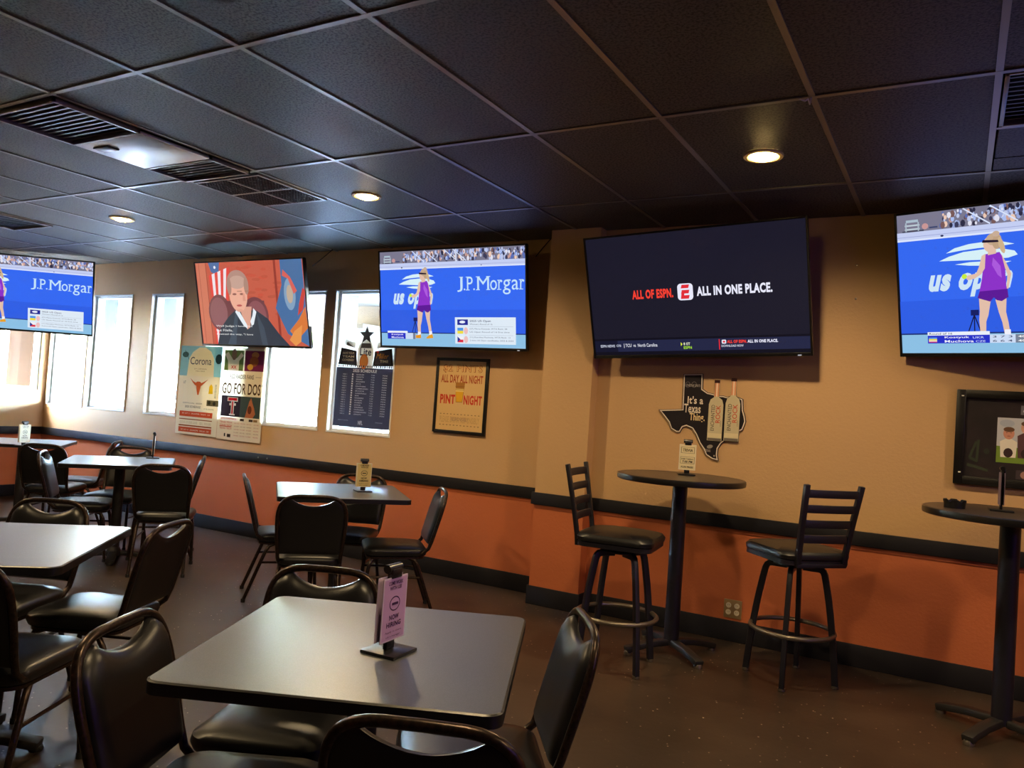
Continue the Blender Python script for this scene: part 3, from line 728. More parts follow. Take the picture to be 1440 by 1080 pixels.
def pic_open(score_big=False, shift=0.0, seed=3, card=True):
    def f():
        p = Pic(1); rnd = random.Random(seed)
        p.rect(0, 0, 1, .5625, (52, 104, 240))
        p.rect(0, .0, 1, .076, (140, 192, 228))
        p.rect(0, .49, 1, .5625, (122, 120, 142))
        base = p.k
        for i in range(300):
            x = rnd.random(); x = x if x > .16 else .16 + rnd.random() * .84
            z = .50 + rnd.random() * .056; c = rnd.choice([(225, 225, 240), (190, 200, 235), (120, 90, 90), (60, 60, 90), (235, 200, 180), (150, 165, 215), (90, 110, 180), (205, 160, 150), (45, 45, 70), (170, 190, 240)])
            rr = .0035 + rnd.random() * .006
            p.ell(x, min(z, .5615 - rr * 1.7), rr, rr * 1.6, c, 7, layer=base + 1 + (i % 60))
        p.k = base + 62
        p.rect(.02, .492, .10, .498, (70, 72, 92)); p.rect(.03, .50, .085, .506, (190, 205, 215)); p.rect(.03, .515, .085, .521, (190, 205, 215)); p.rect(.032, .495, .037, .53, (170, 185, 200)); p.rect(.078, .495, .083, .53, (170, 185, 200)); p.rect(.035, .53, .08, .54, (170, 190, 205)); p.ell(.105, .51, .012, .012, (200, 150, 150), 10); p.rect(.12, .5, .15, .506, (60, 70, 110))
        for x in (.24, .33, .47, .53): p.line((x, .5615), (x + .09, .494), .005, (215, 225, 250))
        p.rect(.545, .492, .556, .5615, (205, 212, 235)); 
        p.rect(0, .458, 1, .492, (196, 206, 242)); p.rect(0, .456, 1, .463, (220, 230, 252)); p.rect(0, .472, 1, .474, (150, 160, 210))
        p.ell(.165, .466, .006, .004, (40, 45, 90), 10); p.ell(.72, .466, .005, .003, (90, 100, 150), 10)
        p.rect(0, .082, 1, .215, (46, 94, 228)); p.rect(0, .076, 1, .082, (30, 50, 120))
        # flaming ball mark: three swooshes
        lx = shift
        def sw(pts, col=(214, 240, 248)): p.poly([(x + lx - .005, .3375 + (z - .328) * 1.02) for x, z in pts], col)
        sw([(.17, .385), (.20, .402), (.25, .413), (.30, .416), (.36, .412), (.40, .40), (.36, .396), (.28, .395), (.22, .391)])
        sw([(.145, .357), (.18, .372), (.23, .385), (.30, .389), (.36, .386), (.40, .375), (.41, .36), (.38, .351), (.30, .350), (.22, .354)])
        sw([(.20, .340), (.25, .345), (.32, .344), (.39, .338), (.36, .330), (.30, .328), (.25, .332)])
        p.text('us open', .088 + lx, .222, .372 + lx, .315, (205, 228, 246), .05, .22)
        # sponsor lettering with added serifs
        jx = .558 + shift * 1.4
        if jx < 1:
            c0, zc, zb_ = (196, 226, 250), .402, .325
            parts = [('J', .0, .036, zb_ - .008, zc), ('.', .044, .054, zb_, zb_ + .011), ('P', .066, .104, zb_, zc), ('.', .108, .118, zb_, zb_ + .011), ('M', .134, .212, zb_, zc),
                     ('o', .219, .263, zb_ - .001, zb_ + .055), ('r', .272, .298, zb_, zb_ + .055), ('g', .301, .350, zb_ - .026, zb_ + .056), ('a', .357, .400, zb_ - .001, zb_ + .055), ('r', .410, .436, zb_, zb_ + .055)]
            for ch, a, b, c, d in parts:
                if jx + b > .999: continue
                p.text(ch, jx + a, c, jx + b, d, c0, .0)
            for a, z in ((.014, zc - .004), (.058, zc - .004), (.058, zb_), (.126, zb_), (.194, zb_), (.126, zc - .004), (.194, zc - .004), (.265, zb_), (.265, zb_ + .051), (.403, zb_), (.403, zb_ + .051)):
                if jx + a + .026 < .998: p.rect(jx + a, z, jx + a + .026, z + .004, c0)
        # tripod camera
        cx = .245 + shift
        p.rect(cx, .148, cx + .028, .170, (20, 30, 100)); p.line((cx + .012, .15), (cx - .012, .076), .004, (20, 24, 70)); p.line((cx + .012, .15), (cx + .012, .076), .004, (20, 24, 70)); p.line((cx + .012, .15), (cx + .036, .076), .004, (20, 24, 70))
        # player
        q = .325 + shift
        fz = lambda z: .048 + (z - .088) * 1.13
        def B(pts, col): p.poly([(q + x * .92, fz(z)) for x, z in pts], col)
        sk, pu, pd = (226, 190, 170), (140, 50, 200), (92, 26, 150)
        B([(-.055, .238), (-.012, .225), (-.022, .175), (-.030, .155), (-.032, .108), (-.052, .108), (-.056, .160), (-.053, .19)], sk)
        B([(.005, .228), (.045, .235), (.042, .185), (.050, .15), (.056, .108), (.036, .108), (.028, .15), (.016, .185)], sk)
        B([(-.054, .122), (-.031, .122), (-.030, .098), (-.055, .098)], (240, 240, 250)); B([(.036, .126), (.057, .126), (.058, .1), (.035, .1)], (240, 240, 250))
        B([(-.092, .094), (-.082, .104), (-.055, .104), (-.030, .108), (-.030, .088), (-.092, .088)], (230, 150, 30)); B([(.012, .092), (.032, .104), (.060, .110), (.066, .09), (.014, .086)], (230, 160, 40))
        B([(-.050, .262), (.048, .27), (.052, .235), (.028, .222), (.010, .226), (.0, .236), (-.014, .222), (-.060, .236)], pd)
        B([(-.030, .382), (.024, .386), (.040, .36), (.044, .30), (.046, .262), (-.052, .258), (-.042, .30), (-.036, .34)], pu)
        B([(.0, .37), (.026, .34), (.03, .30), (.016, .31), (-.004, .345)], (170, 90, 220))
        B([(-.040, .378), (-.026, .384), (-.030, .335), (-.044, .316), (-.070, .302), (-.098, .300), (-.096, .314), (-.062, .320), (-.052, .34)], sk)
        B([(.030, .380), (.046, .350), (.064, .312), (.052, .262), (.046, .264), (.050, .31), (.042, .332)], sk)
        p.ell(q - .098, fz(.312), .009, .010, (200, 235, 60), 16); p.ell(q - .080, fz(.306), .010, .008, sk, 12)
        B([(-.018, .378), (.012, .382), (.012, .402), (-.016, .402)], sk)
        p.ell(q - .008, fz(.414), .023, .030, sk, 18); p.ell(q + .004, fz(.430), .025, .023, (196, 168, 140), 18); p.ell(q + .014, fz(.420), .015, .027, (190, 160, 130), 14); p.ell(q + .029, fz(.408), .009, .032, (205, 178, 140), 14, rot=.25); p.ell(q + .012, fz(.447), .012, .011, (200, 172, 150), 12)
        B([(-.038, .421), (-.035, .430), (.020, .426), (.022, .419)], (30, 20, 45))
        # score strip and fact card
        if score_big:
            x0 = .10 + 0; p.rect(x0, .072, x0 + .22, .086, (235, 240, 250)); p.rect(x0, .040, x0 + .22, .072, (38, 50, 200)); p.rect(x0 + .22, .040, x0 + .305, .072, (205, 220, 245)); p.rect(x0 + .305, .040, x0 + .345, .072, (120, 130, 150))
            p.text('Round of 16', x0 + .006, .075, x0 + .09, .083, (40, 50, 90), .01)
            p.rect(x0 + .004, .058, x0 + .034, .064, (90, 150, 230)); p.rect(x0 + .004, .052, x0 + .034, .058, (240, 220, 60)); p.rect(x0 + .004, .044, x0 + .034, .048, (220, 60, 70)); p.rect(x0 + .004, .048, x0 + .034, .0515, (240, 240, 245))
            p.text('Kostyuk', x0 + .062, .058, x0 + .15, .068, (240, 240, 250), .02); p.text('Muchova', x0 + .062, .043, x0 + .165, .053, (240, 240, 250), .02)
            p.text('UKR', x0 + .162, .058, x0 + .20, .066, (210, 220, 250), 0); p.text('CZE', x0 + .172, .043, x0 + .205, .051, (210, 220, 250), 0)
            for k, tx in enumerate(('3 7 3', '6 6 4')): p.text(tx, x0 + .23, .060 - .016 * k, x0 + .295, .068 - .016 * k, (70, 80, 110), .01); p.text('40', x0 + .313, .060 - .016 * k, x0 + .338, .068 - .016 * k, (250, 250, 250), .02)
        else:
            x0 = .05; p.rect(x0, .078, x0 + .15, .09, (235, 240, 250)); p.rect(x0, .042, x0 + .135, .078, (38, 50, 200)); p.rect(x0 + .135, .042, x0 + .21, .078, (205, 220, 245)); p.rect(x0 + .19, .042, x0 + .208, .078, (120, 130, 150))
            p.text('Kostyuk', x0 + .03, .062, x0 + .12, .073, (235, 235, 250), .02); p.text('Muchova', x0 + .03, .046, x0 + .12, .057, (235, 235, 250), .02)
        if card:
            x0 = .54; p.rect(x0, .02, x0 + .40, .172, (222, 234, 246)); p.rect(x0 + .016, .128, x0 + .088, .160, (30, 40, 150)); p.ell(x0 + .05, .145, .02, .008, (235, 240, 250), 14)
            p.text('2025 US Open', x0 + .10, .142, x0 + .24, .157, (70, 80, 110), .01); p.text("Women's Round of 16", x0 + .10, .128, x0 + .25, .138, (110, 120, 140), 0)
            p.rect(x0 + .096, .119, x0 + .385, .1205, (170, 180, 200)); p.rect(x0 + .096, .070, x0 + .385, .0715, (170, 180, 200))
            p.rect(x0 + .016, .095, x0 + .056, .112, (80, 150, 230)); p.rect(x0 + .016, .078, x0 + .056, .095, (240, 220, 60)); p.rect(x0 + .016, .044, x0 + .056, .062, (240, 240, 245)); p.rect(x0 + .016, .028, x0 + .056, .044, (220, 50, 70)); p.poly([(x0 + .016, .028), (x0 + .036, .045), (x0 + .016, .062)], (30, 50, 150))
            for zz in (.095, .045): p.ell(x0 + .074, zz, .014, .02, (235, 190, 190), 14)
            for k, tx in enumerate(('(27) Marta Kostyuk, WTA Rank: 28', 'US Open Round of 16 first time', '(11) Karolina Muchova, WTA Rank: 13', '2-time US Open semifinalist, 2023 & 2024')):
                z = (.100, .082, .052, .034)[k]; p.text(tx, x0 + .10, z, x0 + (.345, .36, .365, .385)[k], z + .011, (95, 105, 130), 0)
        return p
    return f
def pic_court():
    p = Pic(1); rnd = random.Random(5)
    p.rect(0, 0, 1, .5625, (196, 92, 72)); p.rect(0, 0, .10, .5625, (206, 120, 96)); p.rect(.098, 0, .104, .5625, (150, 70, 56)); p.rect(.03, .0, .034, .5625, (170, 84, 68))
    for i in range(40): p.ell(.40 + rnd.random() * .38, .2 + rnd.random() * .34, .02 + rnd.random() * .03, .01, (188 + rnd.randint(-8, 12), 84, 64), 8, layer=10 + i % 20)
    p.k = 32
    p.rect(.74, 0, .76, .5625, (150, 60, 50))
    # striped flag hanging from a staff
    p.poly([(.13, .5625), (.24, .5625), (.22, .47), (.15, .50)], (80, 110, 160)); p.ell(.19, .53, .012, .012, (230, 235, 245), 5)
    for i in range(7):
        t0, t1 = .125 + i * .030, .125 + (i + 1) * .030; m0, m1 = .135 + i * .021, .135 + (i + 1) * .021; l0, l1 = .115 + i * .016, .115 + (i + 1) * .016
        p.poly([(t0, .475 + i * .008), (t1, .483 + i * .008), (m1, .26), (l1 + .02, .0), (l0 + .02, .0), (m0, .26)], (226, 74, 66) if i % 2 == 0 else (236, 226, 232))
    _poly, _ell = p.poly, p.ell
    p.poly = lambda pts, col, layer=None: _poly([(x - .05 if x < .8 else x, z) for x, z in pts], col, layer)
    p.ell = lambda cx, cz, rx, rz, col, n=20, layer=None, rot=0.0: _ell(cx - .05 if cx < .8 else cx, cz, rx, rz, col, n, layer, rot)
    # high-backed chair
    p.ell(.30, .22, .11, .125, (120, 72, 78), 24); p.ell(.64, .20, .12, .125, (118, 66, 72), 24); p.rect(.28, .10, .68, .30, (112, 64, 70)); p.ell(.29, .22, .085, .105, (142, 92, 98), 24); p.ell(.65, .2, .09, .10, (140, 84, 90), 24)
    # seal flag at right
    p.poly([(.80, .5625), (.99, .5625), (1, .0), (.82, .08), (.78, .25), (.80, .40)], (70, 110, 160)); p.ell(.865, .34, .05, .105, (130, 160, 190), 24); p.ell(.865, .34, .028, .06, (190, 170, 150), 20); p.poly([(.82, .5), (.88, .45), (.93, .36), (.90, .34), (.86, .44), (.81, .46)], (215, 100, 90))
    p.poly([(.84, .10), (.93, .18), (.99, .26), (1, .12), (.90, .04)], (214, 120, 60)); p.poly([(.92, .2), (.97, .24), (1, .36), (.98, .38), (.94, .28)], (200, 70, 60)); p.poly([(.83, .04), (.88, .10), (.95, .14), (.93, .03), (.88, .0)], (228, 150, 80))
    # robe
    p.poly([(.20, 0), (.24, .11), (.33, .19), (.40, .235), (.60, .235), (.70, .18), (.79, .08), (.83, 0)], (46, 58, 72)); p.poly([(.30, 0), (.36, .1), (.40, .22), (.43, .22), (.40, .1), (.38, 0)], (62, 78, 94)); p.poly([(.60, .22), (.66, .12), (.68, 0), (.63, 0), (.61, .12)], (60, 74, 90))
    # collar, neck, head, hair
    p.poly([(.44, .26), (.56, .26), (.53, .12), (.50, .105)], (218, 160, 140)); p.poly([(.425, .25), (.40, .225), (.47, .13), (.505, .11), (.50, .14), (.46, .20)], (228, 236, 244)); p.poly([(.575, .25), (.60, .225), (.565, .14), (.545, .13), (.535, .16), (.56, .20)], (228, 236, 244))
    p.ell(.495, .425, .098, .082, (178, 140, 128), 28); p.ell(.495, .34, .085, .115, (232, 172, 150), 28); p.ell(.495, .425, .080, .045, (196, 160, 146), 24); p.ell(.415, .40, .022, .06, (172, 134, 120), 16); p.ell(.578, .40, .022, .06, (172, 134, 120), 16)
    p.ell(.46, .345, .020, .007, (150, 96, 86), 12); p.ell(.53, .345, .020, .007, (150, 96, 86), 12); p.rect(.437, .362, .482, .367, (168, 120, 100)); p.rect(.51, .362, .553, .367, (168, 120, 100)); p.poly([(.49, .35), (.505, .35), (.512, .298), (.484, .298)], (220, 152, 132)); p.ell(.497, .268, .026, .007, (190, 86, 84), 14); p.ell(.497, .235, .03, .01, (222, 160, 140), 12)
    for k, tx in enumerate(('Well Judge I love this', 'but Filella.', 'I owned the way, "I love')):
        p.text(tx, .15, .118 - .028 * k, (.50, .31, .50)[k] , .134 - .028 * k, (235, 235, 235), 0)
    return p
def pic_sports():
    p = Pic(1); p.rect(0, 0, 1, .5625, (26, 25, 40)); p.rect(0, 0, 1, .08, (14, 14, 28))
    p.rect(0, .016, 1, .07, (34, 38, 68)); p.rect(.0, .016, .12, .07, (20, 22, 44))
    p.text('ALL OF ESPN.', .215, .265, .415, .308, (246, 64, 50), .045)
    p.raw(rr2(.472, .2875, .072, .076, .016), [tuple(range(28))], (232, 232, 250)); 
    for z in (.312, .288, .264): p.poly([(.452, z - .008), (.487, z - .008), (.492, z + .008), (.457, z + .008)], (226, 44, 56))
    p.poly([(.450, .256), (.464, .256), (.470, .296), (.456, .296)], (226, 44, 56))
    p.text('ALL IN ONE PLACE.', .525, .265, .855, .308, (232, 232, 250), .045)
    p.text('ESPN NEWS', .03, .038, .105, .051, (200, 205, 225), .02); p.text('CFB', .113, .040, .137, .051, (190, 195, 215), .02); p.rect(.152, .034, .154, .056, (230, 230, 240)); p.text('TCU  vs  North Carolina', .160, .038, .320, .054, (226, 228, 240), .01)
    p.poly([(.434, .038), (.434, .056), (.442, .047)], (220, 235, 60)); p.text('8 ET', .447, .042, .478, .054, (235, 240, 210), .015); p.text('ESPN', .447, .024, .485, .037, (170, 230, 50), .02)
    p.rect(.611, .018, .615, .066, (240, 40, 50)); p.raw(rr2(.634, .054, .02, .018, .004), [tuple(range(28))], (230, 230, 245)); p.rect(.629, .050, .639, .058, (226, 44, 56))
    p.text('ALL OF ESPN.', .648, .047, .735, .061, (246, 64, 50), .045); p.text('ALL IN ONE PLACE.', .738, .047, .868, .061, (232, 232, 250), .045); p.text('DOWNLOAD NOW', .622, .030, .720, .040, (210, 212, 230), .02)
    return p
def rr2(cx, cz, w, h, r): return rrect(w, h, r, 6, cx, cz)
television('big television on a dark sports network advert above the round bar table', -1.49, 4.77, CAM_H + .785, 1.425, -1.4, 16.4, -2.1, pic_sports, (.05, .26, 0))
television('television showing a tennis player and sponsor wall above the pint night frame', -3.47, 4.97, CAM_H + .805, 1.377, .4, 8.7, 0, pic_open(False, 0.0, 3), (0, .22, 0))
television('television showing a robed judge and flags above the window posters', -5.60, 4.90, CAM_H + .772, 1.38, 1, 12.8, 0, pic_court, (0, .28, 0))
television('television at the right edge with a large tennis player in purple', .345, 4.70, CAM_H + .828, 1.415, -15.8, 15.1, 0, pic_open(True, .012, 9, False), (.05, .33, 0))
television('leftmost television with sponsor lettering hung near the corner windows', -8.62, 4.52, CAM_H + .85, 1.4, 39.25, 8.9, 0, pic_open(False, 0.0, 4), (-.62, -.05, 0))

# ------------------------------------------------------------------ posters, signs, frames
def sheet(name, loc, rz, w, h, t, m, parent): return MB().box(-w / 2, w / 2, 0, t, 0, h).build(name, m, parent)
def poster(label, x0, x1, z0, z1, y, draw, m='thin_print', cat='poster', shear=0.0):
    t = empty('poster', ((x0 + x1) / 2, y, z0), label=label, cat=cat); w, h = x1 - x0, z1 - z0
    p = Pic(1, .00005); draw(p, w, h)
    pn = Pic(1); pn.rect(-w / 2, 0, w / 2, h, (226, 214, 188)); 
    p.v = [(x, y_, z) for x, y_, z in p.v]
    p.build('printed_sheet', m, t); return t
def d_beer(p, w, h):
    X = lambda u: (u - .5) * w; Z = lambda v: v * h
    def r(a, b, c, d, col): p.rect(X(a), Z(b), X(c), Z(d), col)
    def tx(s, a, b, c, d, col, bold=0, sh=0): p.text(s, X(a), Z(b), X(c), Z(d), col, bold, sh)
    r(0, 0, 1, 1, (238, 224, 192)); r(0, .66, 1, 1, (140, 190, 200))
    p.ell(X(.12), Z(.90), .05, .03, (60, 90, 90), 10); p.ell(X(.93), Z(.86), .05, .05, (60, 90, 90), 10); p.line((X(.1), Z(.95)), (X(.22), Z(.84)), .006, (50, 70, 70))
    p.poly([(X(u), Z(v)) for u, v in ((.18, .62), (.22, .86), (.30, .93), (.45, .985), (.60, .985), (.74, .94), (.82, .86), (.84, .62))], (240, 226, 186))
    tx('Corona', .25, .79, .76, .875, (40, 42, 70), .0); tx('LA CERVEZA', .36, .735, .66, .75, (150, 120, 70)); tx('MAS FINA', .40, .71, .62, .724, (150, 120, 70))
    r(0, .0, 1, .66, (238, 226, 198))
    p.poly([(X(u), Z(v)) for u, v in ((.28, .635), (.36, .60), (.42, .585), (.46, .60), (.52, .60), (.56, .585), (.62, .60), (.72, .63), (.63, .585), (.58, .56), (.55, .55), (.53, .50), (.51, .45), (.48, .45), (.455, .50), (.44, .55), (.40, .56), (.35, .585))], (196, 96, 50))
    p.poly([(X(u), Z(v)) for u, v in ((.745, .47), (.755, .55), (.80, .58), (.84, .55), (.85, .47))], (244, 206, 40)); tx('HOOK EM', .89, .42, .93, .58, (90, 90, 80)); r(.72, .335, 1.0, .40, (110, 100, 70)); p.ell(X(.78), Z(.37), .022, .02, (60, 60, 50), 10); p.ell(X(.9), Z(.365), .022, .02, (60, 60, 50), 10)
    tx('2025 SCHEDULE', .2, .30, .58, .325, (80, 70, 50), .01); tx('UT', .12, .57, .18, .60, (90, 80, 60)); tx('OFFICIAL BEER', .14, .345, .62, .36, (120, 105, 80)); tx('OF THE LONGHORNS', .66, .29, .9, .305, (120, 110, 90))
    for a, b, c in ((.20, .26, (206, 84, 50)), (.165, .175, (150, 84, 50)), (.09, .105, (150, 84, 50)), (.025, .08, (196, 88, 56))): r(.08, a, .88, b, c)
    for z in (.135, .12): tx('AUG 30  AT OHIO STATE     SEP 6  SAN JOSE', .1, z, .86, z + .01, (120, 80, 50))
    for z in (.235, .05): tx('SAT OCT 11   OKLAHOMA   DALLAS   2:30', .14, z - .008, .82, z + .008, (240, 220, 190))
def d_dos(p, w, h):
    X = lambda u: (u - .5) * w; Z = lambda v: v * h
    def r(a, b, c, d, col): p.rect(X(a), Z(b), X(c), Z(d), col)
    def tx(s, a, b, c, d, col, bold=0, sh=0): p.text(s, X(a), Z(b), X(c), Z(d), col, bold, sh)
    r(0, 0, 1, 1, (236, 224, 196)); r(.06, .755, .50, .975, (96, 116, 64)); r(.53, .755, .96, .975, (120, 44, 84))
    p.poly([(X(a), Z(b)) for a, b in ((.16, .755), (.14, .86), (.06, .93), (.14, .955), (.22, .90), (.28, .87), (.36, .90), (.44, .955), (.49, .92), (.40, .86), (.40, .755))], (238, 232, 220)); p.ell(X(.28), Z(.93), .035, .055, (120, 90, 80), 16); tx('XX', .22, .775, .35, .81, (190, 40, 40), .03)
    p.ell(X(.76), Z(.93), .05, .03, (190, 130, 80), 14); p.ell(X(.74), Z(.86), .06, .05, (150, 84, 50), 14); p.ell(X(.66), Z(.80), .04, .03, (200, 150, 60), 12)
    tx('RED RAIDER FANS', .22, .668, .76, .715, (80, 60, 44), .01); r(.07, .69, .19, .694, (120, 96, 70)); r(.80, .69, .92, .694, (120, 96, 70))
    tx('GO FOR DOS', .06, .50, .93, .62, (84, 60, 36), .02); tx('*', .94, .59, .97, .62, (84, 60, 36))
    r(.06, .255, .95, .48, (52, 44, 56)); r(.5, .255, .95, .48, (70, 84, 80))
    r(.20, .42, .44, .465, (224, 220, 220)); r(.22, .428, .42, .457, (206, 30, 48)); r(.29, .27, .36, .43, (224, 220, 220)); r(.25, .375, .40, .40, (224, 220, 220)); r(.31, .285, .34, .42, (206, 30, 48)); r(.26, .27, .39, .285, (224, 220, 220))
    p.poly([(X(a), Z(b)) for a, b in ((.62, .255), (.66, .34), (.70, .43), (.74, .47), (.77, .42), (.82, .36), (.85, .30), (.80, .255))], (186, 110, 70)); p.ell(X(.72), Z(.34), .028, .04, (110, 60, 40), 12)
    r(.06, .215, .46, .245, (240, 220, 210)); tx('2025 FOOTBALL', .08, .222, .44, .238, (200, 60, 60), .01)
    for i, c in enumerate(((70, 60, 50), (236, 224, 196), (70, 60, 50), (150, 120, 80))): r(.52 + .1 * i, .215, .61 + .1 * i, .24, c)
    for i in range(5):
        z = .18 - i * .033
        tx('TEXAS TECH', .06, z, .34, z + .02, (200, 84, 64), .01) if i < 3 else None
        for a in (.40, .54, .68, .84): tx(random.Random(i * 9 + int(a * 100)).choice(('9/13 ORST', '9/20 UTAH', '10/4 HOU', '10/11 KU', '10/25 OSU')), a, z, a + .11, z + .012, (150, 110, 70) if i % 2 else (190, 90, 60))
    r(.06, .14, .34, .148, (200, 84, 64)); p.rect(X(.18), Z(.035), X(.21), Z(.07), (50, 46, 40)); p.rect(X(.25), Z(.03), X(.33), Z(.065), (60, 50, 40))
def d_lite(p, w, h):
    X = lambda u: (u - .5) * w; Z = lambda v: v * h
    def r(a, b, c, d, col): p.rect(X(a), Z(b), X(c), Z(d), col)
    def tx(s, a, b, c, d, col, bold=0, sh=0): p.text(s, X(a), Z(b), X(c), Z(d), col, bold, sh)
    def po(pts, col): p.poly([(X(a), Z(b)) for a, b in pts], col)
    r(0, 0, 1, 1, (214, 214, 206)); r(0, 0, 1, .60, (62, 64, 84))
    k, g = (48, 48, 52), (226, 226, 218)
    po([(.02, .63), (.06, .80), (.34, .77), (.36, .62)], k); po([(.64, .62), (.66, .77), (.95, .80), (.99, .63)], k); po([(.05, .64), (.085, .785), (.32, .755), (.33, .64)], (70, 72, 90)); po([(.67, .64), (.68, .755), (.915, .785), (.95, .64)], (70, 72, 90))
    for z, s in ((.735, 'HAVE YOUR'), (.70, 'TEAM'), (.665, 'COVERED')): tx(s, .09, z, .30, z + .022, g, .02)
    tx('Miller', .69, .70, .89, .75, (216, 150, 50), .0, .3); tx('TIME', .76, .66, .9, .685, g, .02); p.ell(X(.71), Z(.765), .014, .01, (190, 60, 60), 10)
    for s in (-1, 1): po([(.5 + s * .18, .79), (.5 + s * .38, .83), (.5 + s * .36, .90), (.5 + s * .30, .86), (.5 + s * .20, .86)], g); po([(.5 + s * .2, .80), (.5 + s * .35, .83), (.5 + s * .34, .86)], (120, 120, 124))
    po([(.36, .60), (.36, .80), (.42, .88), (.58, .88), (.64, .80), (.64, .60)], (232, 232, 226)); po([(.40, .80), (.42, .85), (.58, .85), (.60, .80)], (90, 90, 96)); tx('Lite', .40, .725, .60, .80, (56, 58, 80), .02)
    p.ell(X(.48), Z(.665), .048, .065, (206, 120, 66), 22); p.ell(X(.48), Z(.665), .038, .053, (222, 150, 90), 22)
    st_ = []
    for i in range(10):
        a = R(90 + 36 * i); rr_ = .085 if i % 2 == 0 else .036; st_.append((math.cos(a) * rr_, Z(.93) + math.sin(a) * rr_ * 1.0))
    p.poly(st_, (60, 60, 66))
    for i in range(26): p.ell(X(.04 + .037 * i), Z(.615), .008, .011, (120, 120, 126) if i % 2 else (60, 60, 66), 8)
    tx('2025 SCHEDULE', .30, .555, .72, .585, (232, 232, 236), .02)
    opp = ['EAGLES', 'GIANTS', 'BEARS', 'PACKERS', 'JETS', 'PANTHERS', 'COMMANDERS', 'BRONCOS', 'CARDINALS', 'BYE', 'RAIDERS', 'EAGLES', 'CHIEFS', 'LIONS', 'VIKINGS', 'CHARGERS', 'COMMANDERS', 'GIANTS']
    for i in range(18):
        z = .525 - i * .0235
        r(.29, z, .315, z + .014, (232, 232, 236)); tx('WEEK %d' % (i + 1), .12, z, .20, z + .011, (222, 222, 230)); tx(opp[i], .37, z, .37 + .022 * len(opp[i]), z + .011, (222, 222, 230), .01)
        tx('7:20', .63, z, .69, z + .011, (222, 222, 230)); tx('FOX', .83, z, .91, z + .011, (222, 222, 230), .01)
    tx('NFL', .46, .03, .54, .07, (222, 222, 230), .02); tx('please drink responsibly', .10, .06, .28, .07, (200, 200, 210)); tx('all times central', .76, .06, .88, .07, (200, 200, 210))
poster('tall longhorn beer poster with orange bars, left of the go for dos poster', -6.90, -6.285, .895, 1.785, YW - .012, d_beer)
poster('go for dos beer poster for red raider fans below the courtroom television', -6.275, -5.67, .885, 1.775, YW - .016, d_dos)
po_l = poster('dark blue football schedule poster with a star taped inside the rightmost window', -4.825, -4.185, SILL + .06, SILL + .93, YW + .03, d_lite)

# framed pint night poster
fr = empty('framed_poster', (-3.457, YW, 1.142), label='black framed two dollar pints pint night poster under the tennis television', cat='framed poster')
w_, h_ = .50, .605; mb = MB()
for a, b, c, d in ((-w_ / 2, -w_ / 2 + .024, 0, h_), (w_ / 2 - .024, w_ / 2, 0, h_), (-w_ / 2 + .024, w_ / 2 - .024, 0, .024), (-w_ / 2 + .024, w_ / 2 - .024, h_ - .024, h_)): mb.box(a, b, -.022, 0, c, d)
mb.build('frame', 'frameblack', fr, bevel=.002)
p = Pic(1, .00005); cr = (226, 188, 130); p.rect(-w_ / 2 + .02, .02, w_ / 2 - .02, h_ - .02, cr)
p.text('$2 PINTS', -.185, .485, .190, .552, (150, 66, 26), .04); p.text('$2 PINTS', -.180, .4885, .185, .5485, (232, 184, 120), .0)
p.text('ALL DAY ALL NIGHT', -.200, .405, .200, .470, (176, 76, 36), .03)
p.text('PINT', -.198, .235, -.052, .310, (206, 60, 34), .04); p.text('NIGHT', .030, .235, .202, .310, (206, 60, 34), .04)
p.poly([(-.045, .25), (.018, .25), (.034, .41), (-.056, .41)], (176, 120, 50)); p.poly([(-.041, .255), (.014, .255), (.022, .335), (-.049, .335)], (236, 180, 40)); p.rect(-.052, .335, .026, .36, (240, 210, 130)); p.rect(-.056, .375, .032, .380, (150, 100, 50)); p.rect(-.054, .350, .028, .353, (150, 100, 50))
for z in (.150, .062): p.text('- - - - - - - - - - - -', -.19, z, .19, z + .006, (150, 110, 70), .02)
p.text('PLEASE DRINK RESPONSIBLY', -.19, .085, .19, .135, (206, 166, 110), .02); p.text('RESPONSIBLY', -.08, .10, .09, .128, (170, 130, 110), .0)
p.build('printed_sheet', 'print', fr, (0, -.010, 0))

# Texas shaped tin sign
TX = [(962, 526), (989.5, 525.5), (989, 547), (996, 552), (1003, 553.5), (1010, 556), (1018, 556.5), (1023, 558), (1030, 557), (1040, 559), (1045.5, 561.5), (1046, 577), (1048.5, 586), (1049.5, 593), (1047, 600), (1045, 605), (1038, 608), (1030, 612), (1022, 619), (1015, 624), (1010.5, 631), (1009.5, 640), (1011, 648), (1002, 646), (993, 640), (990, 632), (984, 623), (979, 611), (974, 603), (966, 599.5), (961, 601), (957, 608), (952, 608), (944, 603), (941, 594), (935, 586), (927, 576), (960, 575)]
def wall_px(px, py, yw=YR):
    d = [_M[0][i] * (px - 720) / 1096.57 + _M[1][i] * (py - 540) / 1096.57 + _M[2][i] for i in range(3)]; k = yw / d[1]; return d[0] * k, d[2] * k + CAM_H
tx_pts = [wall_px(*q) for q in TX]; cx = sum(q[0] for q in tx_pts) / len(tx_pts); cz = sum(q[1] for q in tx_pts) / len(tx_pts)
tz = [(x - cx, z - cz) for x, z in tx_pts]
ts = empty('state_sign', (cx, YR, cz), label='black Texas-shaped tin sign with two printed vodka bottles above the round table', cat='sign')
MB().prism_xz(tz, -.012, -.002).build('sign_plate', 'plastic', ts)
p = Pic(1, .0001)
